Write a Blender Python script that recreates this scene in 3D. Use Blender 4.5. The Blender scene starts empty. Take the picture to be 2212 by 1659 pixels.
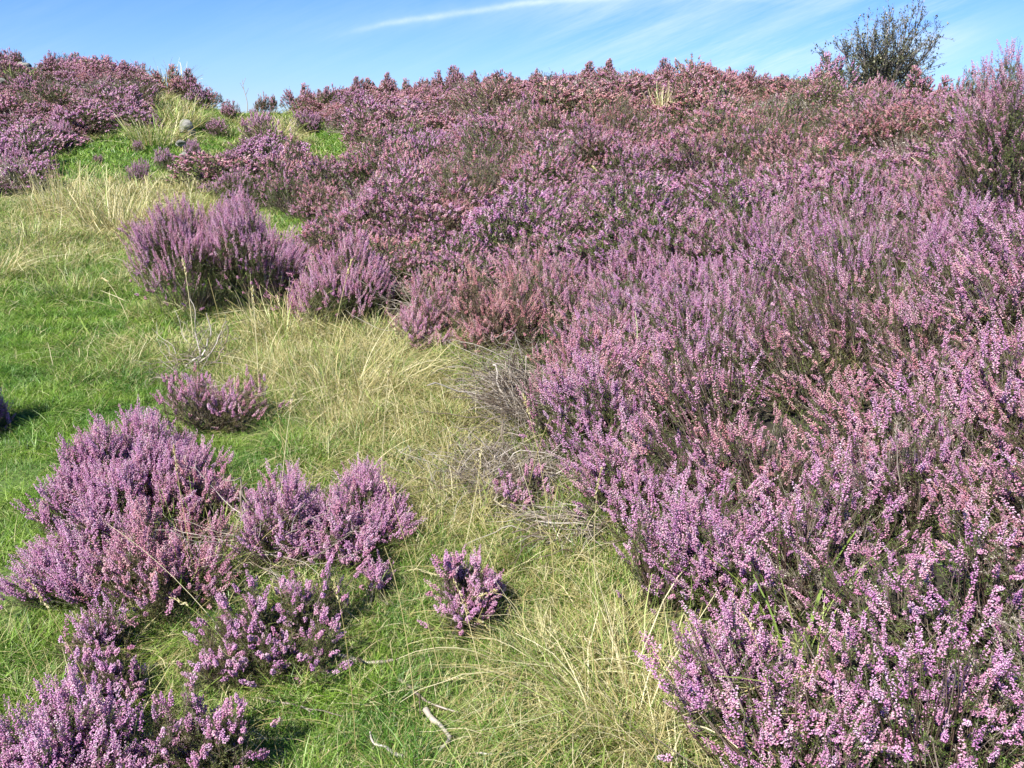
import bpy, math, colorsys
import numpy as np
from mathutils import noise as mnoise
R = np.random.default_rng(11)
sc = bpy.context.scene
COL = sc.collection
EYE = 1.55
PITCH = math.radians(15)
TV, TH = 0.399, 0.532
SP, CP = math.sin(PITCH), math.cos(PITCH)
PW, PH = 2212.0, 1659.0      # photo measured on a 2212 x 1659 grid

# ------------------------------------------------------------------ camera
cd = bpy.data.cameras.new("camera"); cam = bpy.data.objects.new("camera", cd); COL.objects.link(cam)
cd.sensor_width = 36; cd.lens = 18 / TH; cd.clip_start = 0.05; cd.clip_end = 3000
cam.location = (0, 0, EYE); cam.rotation_euler = (math.pi / 2 - PITCH, 0, 0)
sc.camera = cam

def row_t(row):                       # picture row -> slope of the sight line
    s = (0.5 - row / PH) * 2 * TV
    return (s * CP - SP) / (CP + s * SP)
def project(x, y, z):
    t = (z - EYE) / y; a = x / y
    dep = CP - t * SP
    return (0.5 + a / dep / (2 * TH)) * PW, (0.5 - (SP + t * CP) / dep / (2 * TV)) * PH

# ------------------------------------------------------------------ terrain
ctrl = []
def C(a, y, z): ctrl.append((a * y, y, z))
for y, z in ((0.5, -.12), (2.08, 0), (2.7, .10), (3.6, .24), (4.7, .36), (6.8, .52), (10, .80), (12.5, .98), (15, 1.62), (17.5, 2.25), (20.5, 2.75), (23, 2.75), (28, 2.1), (40, .6)):
    C(-.55, y, z)
for y, z in ((4, .25), (8, .7), (13, 1.1), (17, 2.4), (21, 3.1), (26, 2.9), (40, 1.2)): C(-.8, y, z)
for y, z in ((2.08, 0), (3.6, .25), (5.7, .42), (8.5, .62), (11, .87), (14, 1.45), (17.5, 2.1), (20, 2.3), (25, 2.0)): C(-.38, y, z)
for y, z in ((2.08, 0), (2.7, .11), (3.6, .25), (4.7, .36), (5.7, .43), (8.5, .62), (11, .88), (15, 1.28), (19, 1.62), (22, 1.62), (27, 1.1), (40, 0)):
    C(-.27, y, z)
for y, z in ((5.5, .45), (8.5, .72), (11, 1.0), (14.5, 1.45), (18, 1.86), (22, 1.8), (27, 1.3), (40, 0)): C(-.16, y, z)
for y, z in ((0.5, -.1), (2.1, 0), (2.75, .11), (3.7, .27), (4.6, .43), (6, .62), (8, .93), (11, 1.33), (14, 1.70), (17, 2.02), (20, 1.98), (26, 1.2), (40, 0)):
    C(0, y, z)
for y, z in ((2.1, .05), (3, .22), (4, .46), (5.5, .78), (8, 1.14), (10, 1.40), (12.3, 1.66), (14.5, 1.84), (17, 1.8), (22, 1.3), (40, 0)):
    C(.26, y, z)
for y, z in ((2.1, .14), (3.2, .45), (4.5, .82), (6, 1.08), (8, 1.30), (10, 1.48), (12, 1.6), (15, 1.5), (22, 1.1)): C(.4, y, z)
for y, z in ((1.2, 0.08), (2.1, .33), (3, .60), (4, .93), (5, 1.15), (6.2, 1.28), (8, 1.33), (11, 1.38), (16, 1.2), (26, .8), (40, 0)):
    C(.53, y, z)
for y, z in ((2, .6), (3, .98), (5, 1.35), (8, 1.35), (16, 1.1), (35, 0)): C(.85, y, z)
for x, y, z in ((-4, -2, -.2), (0, -3, -.3), (4, -2, .6), (-8, 2, -.1), (-14, 6, .3), (8, 1, 1.2), (14, 5, 1.3), (-25, 14, 1.5), (25, 14, .9), (-14, -4, -.5), (14, -4, .8)):
    ctrl.append((x, y, z))
ctrl = np.array(ctrl, float)
def tps_k(r2): return np.where(r2 > 1e-12, 0.5 * r2 * np.log(np.maximum(r2, 1e-12)), 0)
n = len(ctrl)
d2 = ((ctrl[:, None, :2] - ctrl[None, :, :2]) ** 2).sum(-1)
A = np.zeros((n + 3, n + 3)); A[:n, :n] = tps_k(d2) + np.eye(n) * 0.15
A[:n, n] = 1; A[:n, n + 1:] = ctrl[:, :2]; A[n:, :n] = A[:n, n:].T
wts = np.linalg.solve(A, np.concatenate([ctrl[:, 2], np.zeros(3)]))
def tps(x, y):
    sh = x.shape; x = x.ravel(); y = y.ravel(); out = np.empty_like(x)
    for i in range(0, len(x), 20000):
        xx, yy = x[i:i + 20000], y[i:i + 20000]
        r2 = (xx[:, None] - ctrl[None, :, 0]) ** 2 + (yy[:, None] - ctrl[None, :, 1]) ** 2
        out[i:i + 20000] = tps_k(r2) @ wts[:n] + wts[n] + wts[n + 1] * xx + wts[n + 2] * yy
    return out.reshape(sh)
# smooth value noise on a lattice (vectorised)
LAT = np.random.default_rng(5).random((256, 256))
def vnoise(x, y, f, seed=0):
    x = np.asarray(x, float) * f + 37.3 + seed * 17.1; y = np.asarray(y, float) * f + 91.7 + seed * 5.7
    i = np.floor(x).astype(int); j = np.floor(y).astype(int); u = x - i; v = y - j
    u = u * u * (3 - 2 * u); v = v * v * (3 - 2 * v)
    g = lambda a, b: LAT[a & 255, b & 255]
    return (g(i, j) * (1 - u) + g(i + 1, j) * u) * (1 - v) + (g(i, j + 1) * (1 - u) + g(i + 1, j + 1) * u) * v
def fbm(x, y, f, seed=0): return (vnoise(x, y, f, seed) + .5 * vnoise(x, y, 2.03 * f, seed + 3) + .25 * vnoise(x, y, 4.1 * f, seed + 7)) / 1.75
def sstep(a, b, v):
    t = np.clip((v - a) / (b - a), 0, 1); return t * t * (3 - 2 * t)
def terrain(x, y):
    r = np.hypot(x, y - 8)
    k = sstep(24, 55, r)
    z = tps(x, y) * (1 - k) + (-0.8) * k
    near = 1 - sstep(30, 60, r)
    z = z + near * ((vnoise(x, y, 1.7, 2) - .5) * .06 + (vnoise(x, y, .6, 4) - .5) * .12 * sstep(3, 8, np.hypot(x, y)) + (vnoise(x, y, 5, 9) - .5) * .02)
    return z
GX0, GX1, GY0, GY1, GS = -40, 40, -6, 50, 0.1
gx = np.arange(GX0, GX1 + GS, GS); gy = np.arange(GY0, GY1 + GS, GS)
GZ = terrain(*np.meshgrid(gx, gy, indexing='ij'))
def gz(x, y):
    fx = np.clip((np.asarray(x, float) - GX0) / GS, 0, len(gx) - 1.001); fy = np.clip((np.asarray(y, float) - GY0) / GS, 0, len(gy) - 1.001)
    i = fx.astype(int); j = fy.astype(int); u = fx - i; v = fy - j
    return (GZ[i, j] * (1 - u) + GZ[i + 1, j] * u) * (1 - v) + (GZ[i, j + 1] * (1 - u) + GZ[i + 1, j + 1] * u) * v
YS = np.concatenate([np.arange(.8, 10, .02), np.arange(10, 34, .05)])
def px2g(px, row):
    """the point of the ground seen at a picture position (x, y, z)"""
    t = row_t(row); a = (px / PW - .5) * 2 * TH * (CP - t * SP)
    h = gz(a * YS, YS) - (EYE + t * YS)
    k = np.argmax(h > 0) if (h > 0).any() else int(np.argmax((gz(a * YS, YS) - EYE) / YS + (YS < 8) * -9))
    y = YS[k]; return a * y, y, float(gz(a * y, y))
def ridge(px):
    a = (px / PW - .5) * 2 * TH * CP
    t = (gz(a * YS, YS) - EYE) / YS
    k = int(np.argmax(np.where(YS > 4, t, -9))); y = YS[k]
    return a * y, y, float(gz(a * y, y))

# ------------------------------------------------------------------ ground cover zones (polygons on the ground as it appears)
POLY_H = [
    [(3400, 1900), (1760, 1900), (1690, 1700), (1610, 1580), (1490, 1450), (1440, 1330), (1400, 1230), (1290, 1130), (1230, 1010), (1190, 900),
     (1150, 800), (1040, 735), (900, 735), (800, 715), (700, 695), (650, 650), (640, 570), (700, 530), (690, 500), (640, 475), (520, 450), (470, 425), (440, 385),
     (480, 345), (560, 335), (630, 370), (700, 385), (790, 370), (800, 330), (740, 285), (680, 262), (625, 236), (590, 150), (700, -200), (3400, -200)],
    [(-900, 440), (40, 430), (90, 395), (85, 350), (130, 322), (200, 300), (270, 280), (310, 262), (310, 225), (305, 195), (318, 160), (318, 0), (-900, -100)],
    [(395, 0), (395, 180), (425, 215), (470, 235), (500, 215), (500, 0)],
]
def inpoly(px, py, poly):
    c = np.zeros(px.shape, bool); m = len(poly)
    for i in range(m):
        x1, y1 = poly[i]; x2, y2 = poly[(i + 1) % m]
        if y1 == y2: continue
        k = ((y1 > py) != (y2 > py)) & (px < (x2 - x1) * (py - y1) / (y2 - y1) + x1)
        c ^= k
    return c
def is_heather(x, y):
    x = np.asarray(x, float); y = np.asarray(y, float)
    ys = np.maximum(y, 1.2)
    px, py = project(x, ys, gz(x, y))
    w = 160 / np.maximum(ys, 1.5)
    px = px + (vnoise(x, y, 2.5, 21) - .5) * w; py = py + (vnoise(x, y, 2.5, 33) - .5) * w * .6
    r = np.zeros(px.shape, bool)
    for p in POLY_H: r |= inpoly(px, py, p)
    beh = y < 1.2
    r = np.where(beh, x > 1.1 + (1.2 - y) * .3, r)
    return r

# ------------------------------------------------------------------ mesh tools
def new_mesh(name, V, F, col=None, mats=(), matidx=None, smooth=False):
    """V (n,3); F (m,3) or (m,4) ; col (n,4)"""
    me = bpy.data.meshes.new(name)
    V = np.ascontiguousarray(V, dtype=np.float32); F = np.ascontiguousarray(F, dtype=np.int32); k = F.shape[1]
    me.vertices.add(len(V)); me.vertices.foreach_set("co", V.ravel())
    me.loops.add(F.size); me.loops.foreach_set("vertex_index", F.ravel())
    me.polygons.add(len(F)); me.polygons.foreach_set("loop_start", np.arange(0, F.size, k, dtype=np.int32))
    me.update(calc_edges=True)
    if smooth: me.polygons.foreach_set("use_smooth", np.ones(len(F), bool))
    if col is not None:
        at = me.color_attributes.new("Col", 'FLOAT_COLOR', 'POINT'); at.data.foreach_set("color", np.ascontiguousarray(col, dtype=np.float32).ravel())
    for m in mats: me.materials.append(m)
    if matidx is not None: me.polygons.foreach_set("material_index", np.ascontiguousarray(matidx, dtype=np.int32))
    return me
class Geo:
    def __init__(s): s.V = []; s.F = []; s.C = []; s.n = 0
    def add(s, V, F, Cc):
        if len(V) == 0: return
        s.V.append(V); s.F.append(F + s.n); s.C.append(Cc); s.n += len(V)
    def mesh(s, name, mats):
        return new_mesh(name, np.concatenate(s.V), np.concatenate(s.F), np.concatenate(s.C), mats)
def unit(v): return v / np.maximum(np.linalg.norm(v, axis=-1, keepdims=True), 1e-9)
def frames(D):
    h = np.where(np.abs(D[..., 2:3]) < .9, np.array([0, 0, 1.]), np.array([1., 0, 0]))
    u = unit(np.cross(D, h)); return u, np.cross(D, u)
def rcol(r, N, k, h=None):
    c = np.zeros((N, 4)); c[:, 0] = r.random(N); c[:, 1] = r.random(N); c[:, 2] = 0 if h is None else h; c[:, 3] = 1
    return np.repeat(c, k, axis=0)
OCT_F = np.array([(4, 0, 2), (4, 2, 1), (4, 1, 3), (4, 3, 0), (5, 2, 0), (5, 1, 2), (5, 3, 1), (5, 0, 3)])
TET_F = np.array([(0, 2, 1), (0, 1, 3), (1, 2, 3), (2, 0, 3)])
def beads(g, P, D, L, W, r, octa, h=None, crg=None):
    """little bells: spindle of length L along D, width W"""
    N = len(P); u, v = frames(D); L = L[:, None]; W = W[:, None] * .5
    if octa:
        V = np.stack([P + u * W, P - u * W, P + v * W, P - v * W, P + D * L * .6, P - D * L * .4], 1)
        F = OCT_F
    else:
        V = np.stack([P + u * W - D * L * .4, P - u * W * .5 + v * W * .87 - D * L * .4, P - u * W * .5 - v * W * .87 - D * L * .4, P + D * L * .6], 1)
        F = TET_F
    k = V.shape[1]
    Fa = (F[None] + (np.arange(N) * k)[:, None, None]).reshape(-1, 3)
    c = rcol(r, N, k, h)
    if crg is not None: c[:, 0] = np.repeat(crg[0], k); c[:, 1] = np.repeat(crg[1], k)
    g.add(V.reshape(-1, 3), Fa, c)
def leaves(g, P, D, L, W, r, h=None):
    """single small triangles"""
    N = len(P); ang = r.random(N) * 6.283; u, v = frames(D)
    s = u * np.cos(ang)[:, None] + v * np.sin(ang)[:, None]
    V = np.stack([P + s * W[:, None] * .5, P - s * W[:, None] * .5, P + D * L[:, None]], 1)
    g.add(V.reshape(-1, 3), np.arange(N * 3).reshape(-1, 3), rcol(r, N, 3, h))
def strips(g, P, W, side, r, h=None):
    """blades: P (N,K,3), W (N,K) widths, side (N,3)"""
    N, K, _ = P.shape
    V = np.stack([P + side[:, None] * W[..., None] * .5, P - side[:, None] * W[..., None] * .5], 2).reshape(N, K * 2, 3)
    q = []
    for i in range(K - 1):
        a = 2 * i; q += [(a, a + 1, a + 3), (a, a + 3, a + 2)]
    F = (np.array(q)[None] + (np.arange(N) * K * 2)[:, None, None]).reshape(-1, 3)
    c = rcol(r, N, K * 2, h); c[:, 2] = np.tile(np.repeat(np.linspace(0, 1, K), 2), N) if h is None else c[:, 2]
    g.add(V.reshape(-1, 3), F, c)
def tubes(g, P, Rd, r, sides=3):
    N, K, _ = P.shape
    T = np.gradient(P, axis=1); T = unit(T); u, v = frames(T)
    an = np.arange(sides) * 2 * math.pi / sides
    V = P[:, :, None] + (u[:, :, None] * np.cos(an)[None, None, :, None] + v[:, :, None] * np.sin(an)[None, None, :, None]) * Rd[:, :, None, None]
    q = []
    for i in range(K - 1):
        for j in range(sides):
            a = i * sides + j; b = i * sides + (j + 1) % sides
            q += [(a, b, b + sides), (a, b + sides, a + sides)]
    F = (np.array(q)[None] + (np.arange(N) * K * sides)[:, None, None]).reshape(-1, 3)
    g.add(V.reshape(-1, 3), F, rcol(r, N, K * sides))

# ------------------------------------------------------------------ materials
def mat(name):
    m = bpy.data.materials.new(name); m.use_nodes = True; nt = m.node_tree; nt.nodes.clear(); return m, nt
def ND(nt, t, **k):
    nd = nt.nodes.new(t)
    for a, b in k.items(): setattr(nd, a, b)
    return nd
def ramp(nt, stops, interp='LINEAR'):
    r = ND(nt, 'ShaderNodeValToRGB'); e = r.color_ramp; e.interpolation = interp
    while len(e.elements) < len(stops): e.elements.new(.5)
    for el, (p, c) in zip(e.elements, stops): el.position = p; el.color = (*c, 1)
    return r
def leafy(nt, col, trans=.25, rough=.6, tcol=None, gloss=.15):
    L = nt.links
    d = ND(nt, 'ShaderNodeBsdfDiffuse'); t = ND(nt, 'ShaderNodeBsdfTranslucent'); gl = ND(nt, 'ShaderNodeBsdfGlossy'); gl.inputs['Roughness'].default_value = .45
    gl.inputs['Color'].default_value = (.5, .5, .5, 1)
    L.new(col, d.inputs['Color']); L.new(col, t.inputs['Color'])
    mx = ND(nt, 'ShaderNodeMixShader'); mx.inputs[0].default_value = trans; L.new(d.outputs[0], mx.inputs[1]); L.new(t.outputs[0], mx.inputs[2])
    m2 = ND(nt, 'ShaderNodeMixShader'); m2.inputs[0].default_value = gloss; L.new(mx.outputs[0], m2.inputs[1]); L.new(gl.outputs[0], m2.inputs[2])
    o = ND(nt, 'ShaderNodeOutputMaterial'); L.new(m2.outputs[0], o.inputs['Surface'])
def mixrgb(nt, f, a, b, mode='MIX'):
    m = ND(nt, 'ShaderNodeMix', data_type='RGBA', blend_type=mode)
    for s, v in ((0, f), (6, a), (7, b)):
        if isinstance(v, (float, int)): m.inputs[s].default_value = v
        elif isinstance(v, tuple): m.inputs[s].default_value = (*v, 1)
        else: nt.links.new(v, m.inputs[s])
    return m.outputs[2]
def math_(nt, op, a, b=None, c=None, clamp=False):
    m = ND(nt, 'ShaderNodeMath', operation=op); m.use_clamp = clamp
    for i, v in enumerate((a, b, c)):
        if v is None: continue
        if isinstance(v, (float, int)): m.inputs[i].default_value = v
        else: nt.links.new(v, m.inputs[i])
    return m.outputs[0]
def col_rg(nt):
    a = ND(nt, 'ShaderNodeAttribute', attribute_name="Col"); s = ND(nt, 'ShaderNodeSeparateColor'); nt.links.new(a.outputs['Color'], s.inputs[0])
    return s.outputs[0], s.outputs[1], s.outputs[2]
def inst_attr(nt, name):
    a = ND(nt, 'ShaderNodeAttribute', attribute_name=name, attribute_type='INSTANCER'); return a.outputs['Fac']
def wnoise(nt, scale, detail=3):
    g = ND(nt, 'ShaderNodeNewGeometry'); nz = ND(nt, 'ShaderNodeTexNoise'); nz.inputs['Scale'].default_value = scale; nz.inputs['Detail'].default_value = detail
    nt.links.new(g.outputs['Position'], nz.inputs['Vector']); return nz.outputs['Fac']

# flowers: 0 mauve .. 1 buff / spent
M_flower, nt = mat("heather_flower")
r_, g_, _ = col_rg(nt); hue = inst_attr(nt, "hue")
ra = ramp(nt, [(0, (.37, .11, .31)), (.25, (.61, .27, .53)), (.6, (.77, .46, .66)), (.86, (.85, .64, .76)), (1, (.90, .80, .80))])
rb = ramp(nt, [(0, (.36, .12, .12)), (.3, (.64, .27, .29)), (.62, (.80, .44, .43)), (.85, (.85, .63, .52)), (1, (.90, .80, .62))])
nt.links.new(r_, ra.inputs[0]); nt.links.new(r_, rb.inputs[0])
f = math_(nt, 'ADD', hue, math_(nt, 'MULTIPLY', math_(nt, 'SUBTRACT', g_, .5), .75), clamp=True)
leafy(nt, mixrgb(nt, f, ra.outputs[0], rb.outputs[0]), .38, gloss=.03)
# leafy heather shoots
M_fol, nt = mat("heather_foliage")
r_, g_, _ = col_rg(nt); hue = inst_attr(nt, "dry")
ra = ramp(nt, [(0, (.03, .055, .015)), (.5, (.075, .13, .025)), (.85, (.15, .22, .045)), (1, (.24, .30, .08))])
rb = ramp(nt, [(0, (.07, .05, .03)), (.5, (.16, .11, .06)), (1, (.27, .20, .12))])
nt.links.new(r_, ra.inputs[0]); nt.links.new(r_, rb.inputs[0])
f = math_(nt, 'ADD', hue, math_(nt, 'MULTIPLY', math_(nt, 'SUBTRACT', g_, .4), .6), clamp=True)
leafy(nt, mixrgb(nt, f, ra.outputs[0], rb.outputs[0]), .2, gloss=.05)
M_stem, nt = mat("heather_stem")
r_, g_, _ = col_rg(nt); ra = ramp(nt, [(0, (.06, .035, .025)), (.6, (.14, .095, .07)), (1, (.26, .21, .17))]); nt.links.new(r_, ra.inputs[0]); leafy(nt, ra.outputs[0], 0)
M_dead, nt = mat("dead_twig")
r_, g_, _ = col_rg(nt); ra = ramp(nt, [(0, (.10, .07, .05)), (.5, (.22, .17, .12)), (.8, (.36, .31, .24)), (1, (.56, .50, .42))]); nt.links.new(r_, ra.inputs[0]); leafy(nt, ra.outputs[0], 0)
# turf
M_turf, nt = mat("turf")
r_, g_, h_ = col_rg(nt); dry = inst_attr(nt, "dry")
ra = ramp(nt, [(0, (.045, .10, .012)), (.45, (.15, .28, .022)), (.8, (.30, .46, .06)), (1, (.50, .62, .20))])
rb = ramp(nt, [(0, (.28, .24, .08)), (.5, (.50, .46, .18)), (1, (.78, .72, .42))])
nt.links.new(r_, ra.inputs[0]); nt.links.new(r_, rb.inputs[0])
f = math_(nt, 'GREATER_THAN', math_(nt, 'MULTIPLY', dry, 1.0), g_)
mo = ND(nt, 'ShaderNodeMapRange'); L_ = nt.links; L_.new(wnoise(nt, 4.5, 4), mo.inputs[0]); mo.inputs[1].default_value = .4; mo.inputs[2].default_value = .62
moss = mixrgb(nt, 1.0, ra.outputs[0], (.55, .72, .75), 'MULTIPLY')
leafy(nt, mixrgb(nt, f, mixrgb(nt, mo.outputs[0], ra.outputs[0], moss), rb.outputs[0]), .3, gloss=.05)
M_straw, nt = mat("straw_grass")
r_, g_, h_ = col_rg(nt); gr = inst_attr(nt, "green")
ra = ramp(nt, [(0, (.36, .29, .11)), (.5, (.62, .54, .25)), (1, (.86, .79, .50))])
rb = ramp(nt, [(0, (.12, .20, .03)), (.5, (.26, .37, .07)), (1, (.46, .54, .16))])
nt.links.new(r_, ra.inputs[0]); nt.links.new(r_, rb.inputs[0])
f = math_(nt, 'GREATER_THAN', gr, g_)
leafy(nt, mixrgb(nt, f, ra.outputs[0], rb.outputs[0]), .3, gloss=.06)
M_treeleaf, nt = mat("tree_leaf")
r_, g_, _ = col_rg(nt); ra = ramp(nt, [(0, (.08, .10, .05)), (.5, (.17, .20, .09)), (.8, (.29, .30, .15)), (1, (.38, .30, .18))]); nt.links.new(r_, ra.inputs[0]); leafy(nt, ra.outputs[0], .25, gloss=.15)
M_treebark, nt = mat("tree_bark")
r_, g_, _ = col_rg(nt); ra = ramp(nt, [(0, (.12, .10, .09)), (1, (.30, .27, .25))]); nt.links.new(r_, ra.inputs[0]); leafy(nt, ra.outputs[0], 0)
M_rock, nt = mat("pale_stone")
nz = wnoise(nt, 14, 6); ra = ramp(nt, [(.3, (.12, .12, .10)), (.55, (.28, .27, .23)), (.75, (.46, .45, .40))]); nt.links.new(nz, ra.inputs[0]); leafy(nt, ra.outputs[0], 0, gloss=.02)
# ground
M_ground, nt = mat("moor_ground")
at = ND(nt, 'ShaderNodeAttribute', attribute_name="Col"); sp_ = ND(nt, 'ShaderNodeSeparateColor'); nt.links.new(at.outputs['Color'], sp_.inputs[0])
n1 = wnoise(nt, 35, 5); n2 = wnoise(nt, 3, 4)
rg = ramp(nt, [(.3, (.03, .06, .012)), (.5, (.07, .14, .02)), (.7, (.14, .20, .05))]); nt.links.new(n1, rg.inputs[0])
rs = ramp(nt, [(.3, (.10, .09, .04)), (.5, (.22, .20, .08)), (.7, (.34, .30, .14))]); nt.links.new(n1, rs.inputs[0])
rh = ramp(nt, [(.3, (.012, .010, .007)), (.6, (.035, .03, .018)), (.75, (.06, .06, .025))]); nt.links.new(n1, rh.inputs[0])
gs = mixrgb(nt, sp_.outputs[1], rg.outputs[0], rs.outputs[0])
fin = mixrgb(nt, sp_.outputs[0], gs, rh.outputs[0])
bs = ND(nt, 'ShaderNodeBsdfPrincipled'); bs.inputs['Roughness'].default_value = .95; nt.links.new(fin, bs.inputs['Base Color'])
bp = ND(nt, 'ShaderNodeBump'); bp.inputs['Distance'].default_value = .02; nt.links.new(n1, bp.inputs['Height']); nt.links.new(bp.outputs[0], bs.inputs['Normal'])
o = ND(nt, 'ShaderNodeOutputMaterial'); nt.links.new(bs.outputs[0], o.inputs['Surface'])

# ------------------------------------------------------------------ scene-object helpers
def tag(o, label=None, cat=None, group=None, kind=None):
    if label: o["label"] = label
    if cat: o["category"] = cat
    if group: o["group"] = group
    if kind: o["kind"] = kind
    return o
def link(name, me, parent=None, loc=None):
    o = bpy.data.objects.new(name, me); COL.objects.link(o)
    if parent: o.parent = parent
    if loc is not None: o.location = loc
    return o
def empty(name, loc, rz=0, s=1):
    o = bpy.data.objects.new(name, None); COL.objects.link(o); o.location = loc; o.rotation_euler = (0, 0, rz); o.empty_display_size = .1
    o.scale = (s, s, s) if not isinstance(s, tuple) else s
    return o

# dryness of the grass over the ground (0 green turf .. 1 straw)
BLOB_DRY = [(820, 900, 320, 230, .48), (1230, 1400, 260, 230, .45), (640, 760, 260, 90, .45), (230, 470, 220, 90, .8), (450, 450, 150, 60, .6), (300, 740, 160, 60, .35),
            (360, 180, 60, 60, .9), (620, 300, 60, 40, .9), (330, 290, 60, 40, .5), (900, 1050, 200, 120, .5), (1000, 1250, 250, 200, .2), (60, 580, 120, 50, .6), (1450, 1560, 160, 120, .6)]
BLOB_GREEN = [(60, 1000, 190, 500, .35), (60, 700, 160, 60, .5), (900, 1150, 100, 90, .2), (720, 295, 60, 30, .8), (230, 350, 140, 45, .6), (1150, 1590, 300, 80, .1), (800, 1600, 300, 120, .1)]
def dryness(x, y):
    px, py = project(x, np.maximum(y, 1), gz(x, y)); d = np.full(px.shape, .20) + (fbm(x, y, 2.1, 51) - .5) * 1.15
    for cx, cy, rx, ry, a in BLOB_DRY: d += a * np.exp(-((px - cx) / rx) ** 2 - ((py - cy) / ry) ** 2)
    for cx, cy, rx, ry, a in BLOB_GREEN: d -= a * np.exp(-((px - cx) / rx) ** 2 - ((py - cy) / ry) ** 2)
    return np.clip(d, .08, .92)

# ------------------------------------------------------------------ ground sheet
def ground():
    m = 340
    s = np.linspace(-1, 1, m); X1 = np.sinh(s * 4.6) / math.sinh(4.6) * 900
    s2 = np.linspace(-1, 1, m + 60); Y1 = np.sinh(s2 * 4.6) / math.sinh(4.6) * 900 + 7
    X, Y = np.meshgrid(X1, Y1, indexing='ij'); Z = terrain(X, Y)
    V = np.stack([X, Y, Z], -1).reshape(-1, 3); nx, ny = X.shape
    i, j = np.meshgrid(np.arange(nx - 1), np.arange(ny - 1), indexing='ij'); a = i * ny + j
    F = np.stack([a, a + ny, a + ny + 1, a + 1], -1).reshape(-1, 4)
    hh = is_heather(V[:, 0], V[:, 1]).astype(float)
    dr = dryness(V[:, 0], V[:, 1])
    c = np.stack([hh, dr, np.zeros_like(dr), np.ones_like(dr)], -1)
    me = new_mesh("ground", V, F, c, [M_ground], smooth=True)
    tag(link("ground", me), "rising moorland slope under the heather and grass", None, None, "structure")
ground()

# ------------------------------------------------------------------ heather
LOD = {0: dict(nf=56, fl=.0056, fw=.0038, fr=.0047, octa=True, nl=34, ll=.0075, lw=.0020, sr=.0008),
       1: dict(nf=20, fl=.0105, fw=.0080, fr=.0058, octa=False, nl=13, ll=.015, lw=.0042, sr=.0014),
       2: dict(nf=7, fl=.0155, fw=.0135, fr=.0070, octa=False, nl=5, ll=.022, lw=.008, sr=.0018)}
def shoots(gf, gl, gs, B, D, LL, FL, lod, r, curve=.15, flw=1.0):
    """B shoot base, D direction, LL leafy length, FL flowering length (0 = none)"""
    p = LOD[lod]; N = len(B); tot = LL + FL
    bend = unit(r.normal(size=(N, 3))) * curve * tot[:, None]
    bend[:, 2] = np.abs(bend[:, 2]) * .5
    ax = lambda s: B[:, None] + D[:, None] * (tot[:, None] * s)[..., None] + bend[:, None] * (s ** 2)[..., None]
    u, v = frames(D)
    has = FL > 0; idx = np.where(has)[0]
    if len(idx):
        M = p['nf']; s = (r.random((len(idx), M)) + np.arange(M)) / M
        f0 = (LL / tot)[idx][:, None]; sa = f0 + (1 - f0) * s
        P = B[idx][:, None] + D[idx][:, None] * (tot[idx][:, None] * sa)[..., None] + bend[idx][:, None] * (sa ** 2)[..., None]
        an = r.random(s.shape) * 6.283; rad = p['fr'] * flw * (1.15 - .75 * s ** 2.2) * r.uniform(.6, 1.25, s.shape)
        O = u[idx][:, None] * np.cos(an)[..., None] + v[idx][:, None] * np.sin(an)[..., None]
        P = P + O * rad[..., None]; dd = unit(O * .9 + D[idx][:, None] * .35 - np.array([0, 0, .15]) + r.normal(size=O.shape) * .25)
        sz = (1.15 - .5 * s ** 2) * r.uniform(.75, 1.25, s.shape)
        keep = (r.random(s.shape) < .93).ravel()
        c1 = np.clip(.62 * r.random(s.shape) + .38 * r.random(len(idx))[:, None] + .18 * (s - .5), 0, 1).ravel()[keep]
        c2 = np.clip(r.random(len(idx))[:, None] * .85 + .15 * r.random(s.shape) + .1 * (.5 - s), 0, 1).ravel()[keep]
        beads(gf, P.reshape(-1, 3)[keep], dd.reshape(-1, 3)[keep], (sz * p['fl']).ravel()[keep], (sz * p['fw']).ravel()[keep] * flw, r, p['octa'], s.ravel()[keep], (c1, c2))
    M = p['nl']; s = r.random((N, M)) * (LL / tot * 1.08)[:, None]
    s = np.where(has[:, None], s, r.random((N, M)))
    P = ax(s); an = r.random(s.shape) * 6.283
    O = u[:, None] * np.cos(an)[..., None] + v[:, None] * np.sin(an)[..., None]
    dd = unit(O * r.uniform(.4, 1.3, s.shape)[..., None] + D[:, None])
    q = .004 if lod == 0 else .007
    P = P + O * (r.random(s.shape) * q)[..., None]
    leaves(gl, P.reshape(-1, 3), dd.reshape(-1, 3), (p['ll'] * r.uniform(.6, 1.3, s.shape)).ravel(), (p['lw'] * r.uniform(.7, 1.2, s.shape)).ravel(), r)
    K = 3; sk = np.linspace(0, .95, K)[None].repeat(N, 0)
    tubes(gs, ax(sk), np.full((N, K), p['sr']) * np.array([1, .8, .4])[None], r)

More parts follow.
